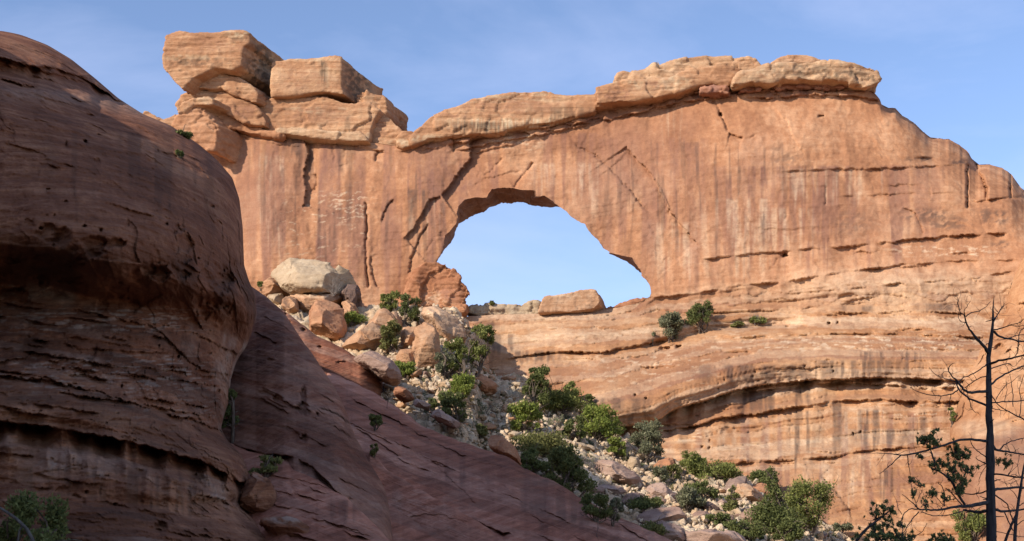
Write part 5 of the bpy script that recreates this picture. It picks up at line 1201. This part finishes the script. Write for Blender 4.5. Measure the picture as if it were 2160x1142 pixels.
PL = [  # centre x, foot y, width px, height px, distance or None (talus), colour, form, label
 (824, 660, 40, 38, None, 'leaf_mid', 'round', 'left of two green junipers among the upper tan boulders'),
 (862, 688, 46, 58, None, 'leaf_dark', 'round', 'right and taller of two green junipers among the upper tan boulders'),
 (742, 686, 40, 22, None, 'leaf_bright', 'spread', 'low yellow green shrub beside the big brown boulder'),
 (828, 748, 46, 58, None, 'leaf_olive', 'round', 'olive shrub in the gap left of the cracked boulder'),
 (848, 800, 40, 44, None, 'leaf_bright', 'spread', 'bright low shrub under the cracked boulder'),
 (1002, 790, 46, 92, None, 'leaf_mid', 'round', 'tallest green juniper standing at the cliff corner'),
 (968, 806, 44, 84, None, 'leaf_mid', 'round', 'green juniper in front of the cliff corner, left of the tallest'),
 (938, 802, 38, 58, None, 'leaf_grey', 'round', 'grey green shrub left of the corner junipers'),
 (968, 842, 54, 42, None, 'leaf_bright', 'round', 'bright green rounded shrub at the foot of the corner junipers'),
 (965, 900, 62, 56, None, 'leaf_dark', 'round', 'dark green shrub above the reddish shaded boulder'),
 (914, 868, 22, 22, None, 'leaf_dark', 'round', 'tiny dark shrub at the upper edge of the shaded ramp'),
 (1012, 924, 30, 26, None, 'leaf_olive', 'spread', 'low olive shrub at the edge of the shaded ramp'),
 (1130, 874, 54, 86, None, 'leaf_dark', 'round', 'dark upright juniper against the cliff foot'),
 (1186, 876, 76, 52, None, 'leaf_mid', 'spread', 'wide flat topped green juniper right of the dark upright one'),
 (1204, 862, 28, 46, None, 'leaf_mid', 'round', 'slim green juniper tight against the cliff'),
 (1100, 916, 60, 54, None, 'leaf_bright', 'round', 'round bright green shrub in the middle of the talus'),
 (1244, 886, 38, 42, None, 'leaf_dark', 'cone', 'small pointed dark juniper under the overhang'),
 (1216, 936, 44, 44, None, 'leaf_dark', 'round', 'dark green shrub left of the brightest green shrub'),
 (1266, 934, 74, 58, None, 'leaf_bright', 'round', 'brightest large green shrub below the overhang'),
 (1296, 964, 34, 36, None, 'leaf_bright', 'round', 'small round bright shrub below the brightest large one'),
 (1142, 964, 84, 54, None, 'leaf_olive', 'spread', 'spreading olive shrub above the dark round one'),
 (1126, 1004, 50, 46, None, 'leaf_dark', 'round', 'dark round shrub at the upper edge of the shaded ramp'),
 (1160, 1010, 34, 34, None, 'leaf_olive', 'round', 'dull olive shrub right of the dark round shrub'),
 (1362, 976, 58, 68, None, 'leaf_grey', 'round', 'grey green juniper against the cliff foot'),
 (1212, 1068, 76, 102, None, 'leaf_dark', 'round', 'big dark juniper in shade on the ramp edge'),
 (1262, 1102, 58, 48, 79.6, 'leaf_dark', 'round', 'low dark juniper sprawling down the ramp edge'),
 (1292, 1108, 34, 46, 80.2, 'leaf_grey', 'round', 'thin grey green shrub right of the sprawling juniper'),
 (1414, 720, 50, 52, 145.2, 'leaf_grey', 'round', 'grey green shrub on the cliff bench'),
 (1476, 702, 54, 52, 146.0, 'leaf_dark', 'round', 'dark open juniper on the cliff bench'),
 (1598, 684, 28, 16, 147.0, 'leaf_mid', 'spread', 'tiny green shrub at the right end of the cliff bench'),
 (1556, 690, 18, 12, 146.6, 'leaf_olive', 'spread', 'tiny olive tuft in the middle of the cliff bench'),
 (1374, 728, 18, 22, 144.9, 'leaf_grey', 'round', 'tiny grey tuft at the left end of the cliff bench'),
 (1466, 1008, 46, 48, None, 'leaf_mid', 'round', 'light green juniper at the cliff foot, left of a wider one'),
 (1514, 1018, 62, 42, None, 'leaf_mid', 'spread', 'wide green juniper left of the dark leaning slab'),
 (1478, 1056, 58, 36, None, 'leaf_dark', 'round', 'dense dark shrub above the dark sloping boulder'),
 (1364, 1078, 60, 34, None, 'leaf_dark', 'spread', 'low dark green shrub between grey slabs'),
 (1450, 1080, 60, 40, None, 'leaf_grey', 'round', 'grey shaded bush right of the striped slab'),
 (1420, 1016, 34, 28, None, 'leaf_olive', 'round', 'small olive shrub below the brown triangular boulder'),
 (1392, 1020, 30, 30, None, 'leaf_grey', 'round', 'small grey shrub right of the largest mauve slab'),
 (1632, 1132, 66, 106, None, 'leaf_dark', 'cone', 'pointed dark conifer at the foot of the cliff'),
 (1702, 1128, 96, 84, None, 'leaf_mid', 'round', 'large olive juniper right of the pointed conifer'),
 (1606, 1022, 44, 26, None, 'leaf_dark', 'spread', 'dark shrub behind the yellow block'),
 (1548, 1084, 30, 50, None, 'leaf_olive', 'cone', 'slim young conifer in front of the round tan stone'),
 (1520, 1116, 50, 30, None, 'leaf_dark', 'round', 'dark shrub in the shaded rubble by the grey rock'),
 (1576, 1140, 60, 36, None, 'leaf_dark', 'spread', 'dark sprawling shrub below the large grey boulder'),
 (1660, 1150, 66, 44, None, 'leaf_dark', 'round', 'dark shrub at the bottom edge below the pointed conifer'),
 (1776, 1126, 30, 24, None, 'leaf_grey', 'spread', 'pale grey green tuft right of the olive juniper'),
 (2056, 1150, 60, 54, 109.3, 'leaf_mid', 'round', 'light green bush behind the dead tree trunk'),
 (2008, 896, 14, 38, 131.5, 'leaf_mid', 'round', 'small green shrub growing in the cliff crack'),
 (1372, 1140, 50, 34, None, 'leaf_olive', 'spread', 'olive tuft left of the dark split wedge boulder'),
 (1480, 1146, 40, 24, None, 'leaf_mid', 'spread', 'green tuft on the wide grey rock'),
 (1036, 645, 14, 9, 149.4, 'leaf_mid', 'round', 'tiny green bush on the sill under the arch'),
 (790, 902, 26, 20, 95, 'leaf_dark', 'round', 'dark shrub on the shaded ramp below the reddish shoulder'),
 (560, 1010, 46, 54, 63.8, 'leaf_olive', 'spread', 'dim olive shrub on the low shaded bulge'),
 (492, 930, 40, 110, 71, 'leaf_dark', 'round', 'dark shrub in the cleft between buttress and dome'),
 (790, 966, 12, 26, 82.6, 'leaf_olive', 'round', 'thin olive shrub in the dark cleft of the ramp'),
 (386, 288, 26, 11, 75.8, 'leaf_dark', 'spread', 'tiny dark bush on the buttress skyline'),
 (378, 332, 14, 12, 68.3, 'leaf_dark', 'round', 'tiny dark bush on the upper face of the buttress'),
 (548, 610, 14, 12, None, 'leaf_mid', 'round', 'tiny green bush at the left foot of the pale boulder'),
 (660, 838, 10, 6, 76, 'leaf_dark', 'spread', None),
]
for i, (px, py, w, h, Y, col, form, lab) in enumerate(PL):
    if lab is None: continue
    if Y is None: Y = float(talus_depth(px, py)) - .4
    p = world(px, py, Y).reshape(3); s = Y / F
    kind = 'juniper_tree' if ('juniper' in lab or 'conifer' in lab) else 'shrub'
    shrub(kind, p, w * s * 1.42, h * s * 1.22, M[col], lab, 'tree' if kind == 'juniper_tree' else 'shrub', 300 + i, leafsize=.125 if Y > 80 else .10, form=form)
TW = [(705, 622, 66, 44, 138, 'bare grey twiggy bush on the huge pale boulder', 0), (872, 792, 46, 66, None, 'bare dark twigs in front of the cracked boulder', 0), (818, 862, 26, 46, 104.8, 'bare dark sapling at the edge of the shaded shoulder', 0),
      (1026, 874, 74, 40, None, 'wide bare grey bush on the talus below the triangular boulder', 300), (1592, 684, 24, 26, 147, 'bare grey snag on the cliff bench', 0), (1386, 1040, 40, 40, None, 'bare grey bush behind the striped slab', 200), (1598, 1020, 40, 34, None, 'bare dark snag rising behind the yellow block', 0), (1260, 1160, 12, 70, 70.8, 'thin bare burnt sapling in front of the shaded ramp', 0),
      (1168, 905, 40, 36, None, 'grey brushy bush beside the flat topped juniper', 500), (1240, 994, 34, 36, None, 'yellowish bare bush left of the largest mauve slab', 100), (1610, 1110, 40, 40, None, 'bare dark twigs on the large grey boulder', 0), (970, 640, 2, 2, None, None, 0)]
for i, (px, py, w, h, Y, lab, lf) in enumerate(TW):
    if lab is None: continue
    if Y is None: Y = float(talus_depth(px, py)) - .4
    s = Y / F
    twig_bush('bare_bush' if 'sapling' not in lab and 'snag' not in lab else 'bare_sapling', world(px, py, Y).reshape(3), w * s, h * s, lab, 'bush', 500 + i, None, 'burnt' if 'dark' in lab or 'burnt' in lab else 'twig', 9 if 'sapling' not in lab else 1, lf, .022)
# low scrub between the stones: one mass, nobody could count it
rgs = np.random.default_rng(9)
VV, QQ, TT, off = [], [], [], 0
cnt = 0
while cnt < 560:
    px, py = rgs.uniform(830, 1790), rgs.uniform(690, 1142)
    if not in_talus(px, py): continue
    p = talus_pt(px, py, .1); r = rgs.uniform(.15, .5)
    V, q, t = leaves([p], [[r, r, r * .6]], int(60 + 240 * r), .10, rgs)
    VV.append(V); QQ.append(q + off); TT.append(t); off += len(V); cnt += 1
tag(link('scrub', mesh_from('scrub', np.concatenate(VV), [np.concatenate(QQ)], M['leaf_grey'], {'tint': np.concatenate(TT)}, smooth=False)), 'low grey green scrub scattered between the stones of the talus', kind='stuff')
VV, QQ, TT, off, cnt = [], [], [], 0, 0
while cnt < 260:
    px, py = rgs.uniform(830, 1790), rgs.uniform(690, 1142)
    if not in_talus(px, py): continue
    p = talus_pt(px, py, .12); r = rgs.uniform(.15, .4)
    V, q, t = leaves([p], [[r, r, r * .8]], int(40 + 160 * r), .07, rgs, 4.0)
    VV.append(V); QQ.append(q + off); TT.append(t); off += len(V); cnt += 1
tag(link('dry_grass', mesh_from('dry_grass', np.concatenate(VV), [np.concatenate(QQ)], M['leaf_straw'], {'tint': np.concatenate(TT)}, smooth=False)), 'straw coloured dry grass tufts between the stones of the talus', kind='stuff')
# ------------------------------------------------------------------ dead tree, right foreground
YT = 18.0
def tpath(s, Y=YT, swing=0.0, seed=0, wob=.5, zig=True):
    a = np.array([float(v) for v in s.replace(';', ' ').replace(',', ' ').split()]).reshape(-1, 3)
    rg = np.random.default_rng(int(abs(a[:, :2]).sum()) % 9999)
    n = max(len(a) * 3, 6); d = np.r_[0, np.cumsum(np.hypot(*np.diff(a[:, :2], axis=0).T))]; t = np.linspace(0, d[-1], n)
    x, y, r = (np.interp(t, d, a[:, k]) for k in range(3))
    k = np.array([.2, .6, .2])
    if n > 4:
        x[1:-1] = np.convolve(x, k, 'valid'); y[1:-1] = np.convolve(y, k, 'valid')
    x[1:-1] += rg.normal(size=n - 2) * wob; y[1:-1] += rg.normal(size=n - 2) * wob
    yy = Y + swing * (t / max(d[-1], 1e-6)) ** .8
    P = world(x, y, yy)
    return np.concatenate([P, (r * yy / F)[:, None]], 1)
TRUNK = '2094,1600,15 2093,1180,11.8 2092,1142,11 2090,1050,9.6 2088,950,8.2 2087,870,7.2 2086,820,6.2 2085,745,4.7 2089,730,4.3 2093,705,3.9 2096,680,2.8 2093,660,1.9 2097,625,.7'
BR = [('2085,745,4 2075,730,3.5 2060,715,3 2045,695,2.1 2037,680,1.8 2037,668,1.6 2025,660,1 2022,645,.8 2020,628,.5', -.5), ('2038,668,1.4 2047,660,1.1 2068,656,.9 2080,648,.7 2090,636,.5', .2), ('2036,668,1 2034,655,.8 2042,643,.6 2048,635,.4', -.3), ('2036,682,.8 2028,680,.7 2021,670,.6 2022,658,.4', -.4), ('2070,725,1.5 2065,715,.8', 0),
 ('2096,678,2 2103,665,1.2 2112,650,.9 2120,640,.5', .3), ('2097,696,1.5 2120,690,1.2 2130,686,1 2150,682,.8 2165,668,.5', -.6), ('2130,687,.8 2150,688,.7 2165,687,.5', -.2), ('2097,700,2.8 2108,711,2.3 2120,714,2.2 2135,716,1.9 2150,721,1.6 2180,722,1', .7), ('2149,720,1.2 2149,705,1 2153,697,.8 2165,690,.6', .3), ('2149,720,1.3 2147,740,1 2143,750,.7', .3), ('2128,714,1 2145,708,.8 2170,705,.6', .5),
 ('2087,768,2.8 2105,762,2.4 2130,757,2.1 2150,751,1.7 2180,746,1', -.8), ('2088,778,1.4 2105,773,1.2 2130,766,1 2137,774,.6', .4), ('2090,812,2.2 2100,802,2 2120,789,1.8 2150,775,1.6 2185,766,1.2', .9), ('2086,765,1.5 2070,778,1.3 2050,790,1.2 2030,798,1.1 2020,808,1.2', -.5), ('2083,794,1.3 2068,797,1.1 2050,808,1.1 2035,818,1', .3),
 ('2082,826,3.2 2065,826,3.1 2048,829,2.8 2035,824,2.6 2025,812,2.4 2019,802,1.9 2010,797,1.5 2002,786,1.2 2000,775,1 2007,768,.8 2015,766,.5', -1), ('2022,808,1.5 2008,803,1.1 1985,797,.8 1970,788,.7 1960,776,.5', -.7), ('2083,857,2.6 2065,849,2.3 2048,843,2.1 2030,830,1.9 2022,822,1.6 2017,808,1.3', .6), ('2020,824,1.5 2005,832,1.3 1985,836,1.1 1960,834,1 1935,827,.8 1920,817,.5', -.8), ('1985,836,.8 1980,850,.7 1975,856,.5 1983,859,.4', 0), ('2006,832,.9 2003,850,.7 2002,868,.6 1998,876,.4', .2), ('2045,843,1.1 2048,858,.9 2054,868,.7 2060,871,.4', 0),
 ('2091,832,1.3 2100,848,1.2 2112,860,1.2 2130,870,1.3 2150,880,1.6 2180,896,1.7', -.8), ('2092,850,1.5 2110,848,1.4 2135,847,1.3 2175,845,1', .6), ('2101,843,.9 2108,830,.8 2120,815,.7 2135,805,.6 2150,792,.4', .2), ('2120,850,.7 2123,830,.6 2123,805,.4', .2), ('2137,858,1 2137,830,.9 2133,805,.7 2130,790,.4', .3), ('2150,880,1 2155,850,.9 2150,820,.7 2160,790,.5', .3), ('2092,862,.9 2110,866,.8 2130,868,.7', .3),
 ('2082,931,3.2 2065,929,2.8 2042,926,2.6 2020,930,2.5 1990,940,2.3 1960,949,2.1 1930,957,1.9 1900,961,1.5 1880,957,1 1850,956,.6', -1.4), ('1900,961,1.4 1885,975,1.1 1870,988,.9 1855,1000,.5', -.4), ('1914,959,1.1 1916,975,1 1919,990,.7 1920,1005,.4', .2), ('1963,950,1.5 1966,960,1.4 1970,975,1.2', 0), ('2081,965,1.3 2062,952,1.1 2050,940,.9 2047,930,.7', -.3), ('2082,980,1.7 2070,974,1.1 2058,966,.7', -.2), ('2079,978,.8 2066,985,.7 2050,995,.5', .3), ('2080,984,.7 2068,1000,.6 2062,1025,.4', .2),
 ('2093,938,3.4 2100,950,2.8 2115,952,2.3 2135,955,1.8 2175,962,1.2', .6), ('2108,950,1.7 2117,940,1.4 2130,932,1.1 2170,921,.8', .4), ('2095,1001,2 2120,1002,1.8 2145,1007,1.6 2180,1013,1.2', -.7), ('2096,1035,3.2 2110,1031,2.8 2135,1029,2.5 2180,1029,2', .9), ('2083,1035,1.6 2065,1041,1.5 2045,1043,1.3 2028,1041,1', .5),
 ('2085,1060,4.4 2065,1063,4.2 2045,1068,3.8 2030,1068,3.2 2010,1070,2.6 1985,1076,2.3 1960,1076,1.9 1940,1075,1.6 1925,1062,1.1 1912,1050,.8 1903,1043,.5', -1.6), ('1942,1075,1.5 1920,1073,1.1 1905,1085,1 1901,1100,.9 1903,1115,.8 1907,1150,.6', -.3), ('1938,1080,1.3 1922,1097,1.1 1905,1125,.8', -.2), ('1903,1086,.8 1893,1072,.7 1891,1055,.5', 0), ('1943,1080,1 1965,1088,1 1990,1089,.9 2020,1082,1 2032,1078,1', .5), ('1955,1104,.5 1948,1120,.7 1930,1132,.9 1908,1140,.6', 0),
 ('2083,1078,3.6 2065,1081,3.2 2045,1079,2.6 2032,1076,2', .3), ('2098,1044,1.7 2115,1056,1.5 2125,1063,1.4 2130,1080,1.3 2138,1100,1.7', .4), ('2098,1075,3.2 2112,1080,2.8 2135,1078,2.2 2180,1072,1.5', .6), ('2063,1085,.8 2066,1110,.6 2072,1140,.4', .2), ('2035,1082,1 2034,1100,.8 2030,1118,.5', .2), ('1930,1070,.8 1938,1050,.7 1945,1035,.5', .1), ('2098,1120,.8 2130,1128,.8 2170,1135,.7', .5), ('2100,1010,.6 2125,1022,.5 2150,1012,.4', .2), ('2150,1005,.7 2146,985,.6 2150,960,.5', .2),
 ('2035,1066,2.7 2025,1050,2.8 2015,1030,3.1 2007,1015,2.8 1995,1004,2.2 1980,993,1.5 1965,988,.8', -.5), ('2010,1018,1.8 2014,990,1.5 2016,970,1', .2), ('2030,1066,1.3 2012,1045,1.3 1995,1030,1', -.3), ('1992,1068,1.2 1993,1045,1.1 1988,1025,1 1978,1019,.7', .3), ('2016,1030,1.4 2030,1012,1.1 2040,995,.8', .2), ('1972,975,1.2 1966,956,1.1 1958,940,.8', .1), ('1950,1072,1 1955,1058,.8 1948,1042,.5', 0), ('1990,1066,.9 1978,1052,.8 1968,1038,.5', 0), ('1935,1070,.7 1928,1050,.7 1922,1025,.6 1920,1010,.4', .1)]
foot = world(2094, 1600, YT).reshape(3); foot[2] = 0
dead = empty('dead_tree', foot, 'tall charred dead tree with bare branches at the right edge', 'dead tree')
tp_ = tpath(TRUNK, wob=1.1); q_ = np.arange(0, len(tp_) - 1 + 1e-6, .25); tp_ = np.stack([np.interp(q_, np.arange(len(tp_)), tp_[:, k]) for k in range(4)], 1); tp_[:, 3] *= 1 + .15 * fbm(tp_[:, :3], 5, 3, 4)
rgt = np.random.default_rng(8); stubs = []
for _ in range(26):
    i = rgt.integers(len(tp_) // 3, max(len(tp_) - 8, len(tp_) // 3 + 2)); d_ = rgt.normal(size=3); d_[2] = abs(d_[2]) * .3; d_ /= np.linalg.norm(d_)
    stubs.append(curve(tp_[i, :3], tp_[i, :3] + d_ * (tp_[i, 3] + rgt.uniform(.03, .12)), .012, .004, 4, .1, rgt))
V, f = tubes([tp_], 12); V2, f2_ = tubes(stubs, 5); f = [np.concatenate([f[0], f2_[0] + len(V)])]; V = np.concatenate([V, V2]); link('trunk', mesh_from('trunk', rel(V, dead), f, M['burnt']), dead)
rgb = np.random.default_rng(4)
def start_depth(px, py):
    return YT
ends = {}
paths_by = []
BP = []
for s_, sw in BR:
    a = np.array([float(v) for v in s_.replace(',', ' ').split()]).reshape(-1, 3)
    y0 = YT
    for (xs_, ys_, dep) in BP:
        dd = np.hypot(xs_ - a[0, 0], ys_ - a[0, 1]); k = dd.argmin()
        if dd[k] < 9: y0 = dep[k]; break
    P = tpath(s_, y0, sw)
    px_, py_ = project(P[:, :3]); BP.append((px_, py_, P[:, 1])); paths_by.append(P)
def side_twigs(P, rg, n, L):
    out = []
    for _ in range(n):
        i = rg.integers(len(P) // 3, len(P)); d = rg.normal(size=3); d[2] += .3; d /= np.linalg.norm(d)
        out.append(curve(P[i, :3], P[i, :3] + d * L * rg.uniform(.4, 1.2), min(P[i, 3] * .6, .004), .0012, 5, .15, rg))
    return out
for P in paths_by:
    if P[0, 3] * F / YT > 1.9:
        V, f = tubes([P] + side_twigs(P, rgb, 12, .20), 7)
        link('branch', mesh_from('branch', rel(V, dead), f, M['burnt']), dead)
thin = [P for P in paths_by if P[0, 3] * F / YT <= 1.9]
V, f = tubes(thin + [t for P in thin for t in side_twigs(P, rgb, 4, .13)], 5)
o = link('twigs', mesh_from('twigs', rel(V, dead), f, M['burnt']), dead); o['kind'] = 'stuff'
def clump_leaves(spec, Y, n, size, seed, parent, mat='leaf_near', twigr=.004):
    rg = np.random.default_rng(seed); Cs, Rs, tw = [], [], []
    for px, py, rx, ry, *dy in spec:
        yy = Y + (dy[0] if dy else rg.normal() * .15)
        base_ = world(px, py, yy).reshape(3); sx, sy = rx * yy / F, ry * yy / F
        for _ in range(16):
            o_ = rg.normal(size=3) * np.array([sx, max(sx, sy), sy]) * .5
            Cs.append(base_ + o_ * 1.25); tw.append(curve(base_ - np.array([0, 0, sy * .6]), base_ + o_ * 1.5, .0045, .0015, 5, .2, rg)); k_ = rg.uniform(.13, .30); Rs.append([sx * k_, sx * k_, sy * k_ * 1.5])
    V, q, t = leaves(Cs, Rs, n, size, rg, 3.0, .7)
    tv, tf = tubes(tw, 4); o_ = link('twigs', mesh_from('twigs', rel(tv, parent), tf, M['burnt']), parent); o_['kind'] = 'stuff'
    link('foliage', mesh_from('foliage', rel(V, parent), [q], M[mat], {'tint': t}, smooth=False), parent)
clump_leaves([(1960, 922, 24, 15, -1.0), (1975, 932, 12, 10, -1.0), (1945, 930, 10, 8, -1.), (2014, 945, 15, 14, -.5), (2032, 958, 14, 12, -.4), (2020, 965, 16, 10, -.4), (1972, 982, 14, 12, -1.2), (1988, 978, 14, 10, -1.2), (2038, 990, 14, 12, -.6), (2030, 1010, 17, 20, -.7), (2010, 990, 12, 16, -.8), (2022, 1034, 14, 12, -.8), (2004, 1006, 10, 10, -.8)], YT, 5200, .015, 21, dead)
clump_leaves([(1922, 1012, 7, 7, -1.5), (1938, 1022, 8, 6, -1.5), (1928, 1040, 7, 9, -1.6), (1968, 1040, 12, 10, -1.2), (1952, 1062, 6, 10, -1.4), (1996, 1052, 8, 8, -1.), (2124, 977, 12, 11, .3), (2105, 972, 7, 7, .3), (1942, 963, 8, 6, -1.2)], YT, 1500, .014, 22, dead)
# leaning young dead stem beside it
f2 = world(2136, 1600, 17.2).reshape(3); f2[2] = 0
dead2 = empty('dead_sapling', f2, 'thin forked dead stem right of the charred trunk', 'dead tree')
V, f = tubes([tpath('2136,1600,5 2140,1150,4 2143,1100,3.6 2148,1060,3.1 2153,1020,2.6 2160,985,2.2 2172,930,1.2', 17.2)], 8); link('trunk', mesh_from('trunk', rel(V, dead2), f, M['burnt']), dead2)
V, f = tubes([tpath('2112,1170,3.2 2120,1142,3 2130,1115,2.8 2144,1086,2.6', 17.2), tpath('2118,1080,1.4 2126,1098,1.4 2137,1120,1.2', 17.2), tpath('2146,1070,1 2160,1060,.8 2175,1058,.6', 17.2), tpath('2149,1058,.9 2140,1040,.8 2130,1030,.5', 17.2), tpath('2142,1110,1 2158,1098,.8 2175,1095,.5', 17.2), tpath('2155,1010,.8 2140,1000,.7 2128,1005,.4', 17.2)], 6); link('branch', mesh_from('branch', rel(V, dead2), f, M['burnt']), dead2)
# near juniper whose top rises at the bottom edge
YJ = 21.0
f3 = world(1820, 1560, YJ).reshape(3); f3[2] = 0
jun = empty('juniper_tree', f3, 'near dark juniper reaching up from the bottom edge left of the dead tree', 'tree')
V, f = tubes([tpath('1780,1520,9 1796,1200,6 1800,1142,3.6 1822,1120,3 1850,1098,2.2 1872,1082,1.5 1888,1068,.6', YJ), tpath('1800,1200,5 1850,1160,3 1866,1130,1.8 1860,1100,1', YJ), tpath('1800,1220,5 1890,1180,3 1905,1150,1.8 1912,1120,.8', YJ), tpath('1890,1180,2 1960,1160,1.6 1985,1138,1', YJ), tpath('1850,1150,1.4 1842,1110,1 1850,1080,.6', YJ), tpath('1905,1150,1.2 1885,1120,1 1880,1090,.6', YJ)], 7)
link('trunk', mesh_from('trunk', rel(V, jun), f, M['burnt']), jun)
clump_leaves([(1862, 1078, 20, 12), (1848, 1088, 12, 12), (1878, 1074, 10, 8), (1845, 1112, 18, 12), (1872, 1106, 14, 8), (1855, 1130, 24, 14), (1830, 1140, 24, 14), (1892, 1128, 18, 14), (1914, 1140, 18, 10), (1880, 1142, 26, 10), (1985, 1132, 16, 12), (1966, 1142, 16, 8), (2000, 1140, 12, 9), (1900, 1105, 8, 8)], YJ, 7000, .017, 23, jun)
# shaded bush and pale curved branch at the lower left
YB = 24.0
bsh = shrub('shrub', world(35, 1240, YB).reshape(3), 1.55, 1.55, M['leaf_dark'], 'dark leafy bush in the bottom left corner below the buttress', 'shrub', 991, n=5500, leafsize=.05)
f4 = world(70, 1300, 20.).reshape(3); f4[2] = 0
sn = empty('dead_branch', f4, 'grey curved dead branch in the bottom left corner', 'branch')
V, f = tubes([tpath('95,1560,6 80,1180,4.2 72,1142,4 60,1118,3.6 40,1098,3.2 15,1080,2.8 -10,1066,2.2', 20.), tpath('60,1118,2.2 48,1110,2 40,1120,1.8 38,1142,1.6', 20.)], 8)
link('stem', mesh_from('stem', rel(V, sn), f, M['deadwood']), sn)
twig_bush('bare_sapling', world(98, 1150, 34).reshape(3), .8, 1.0, 'spindly bare dark sapling beside the bottom left bush', 'bush', 995, None, 'burnt', 2, 0, .012)
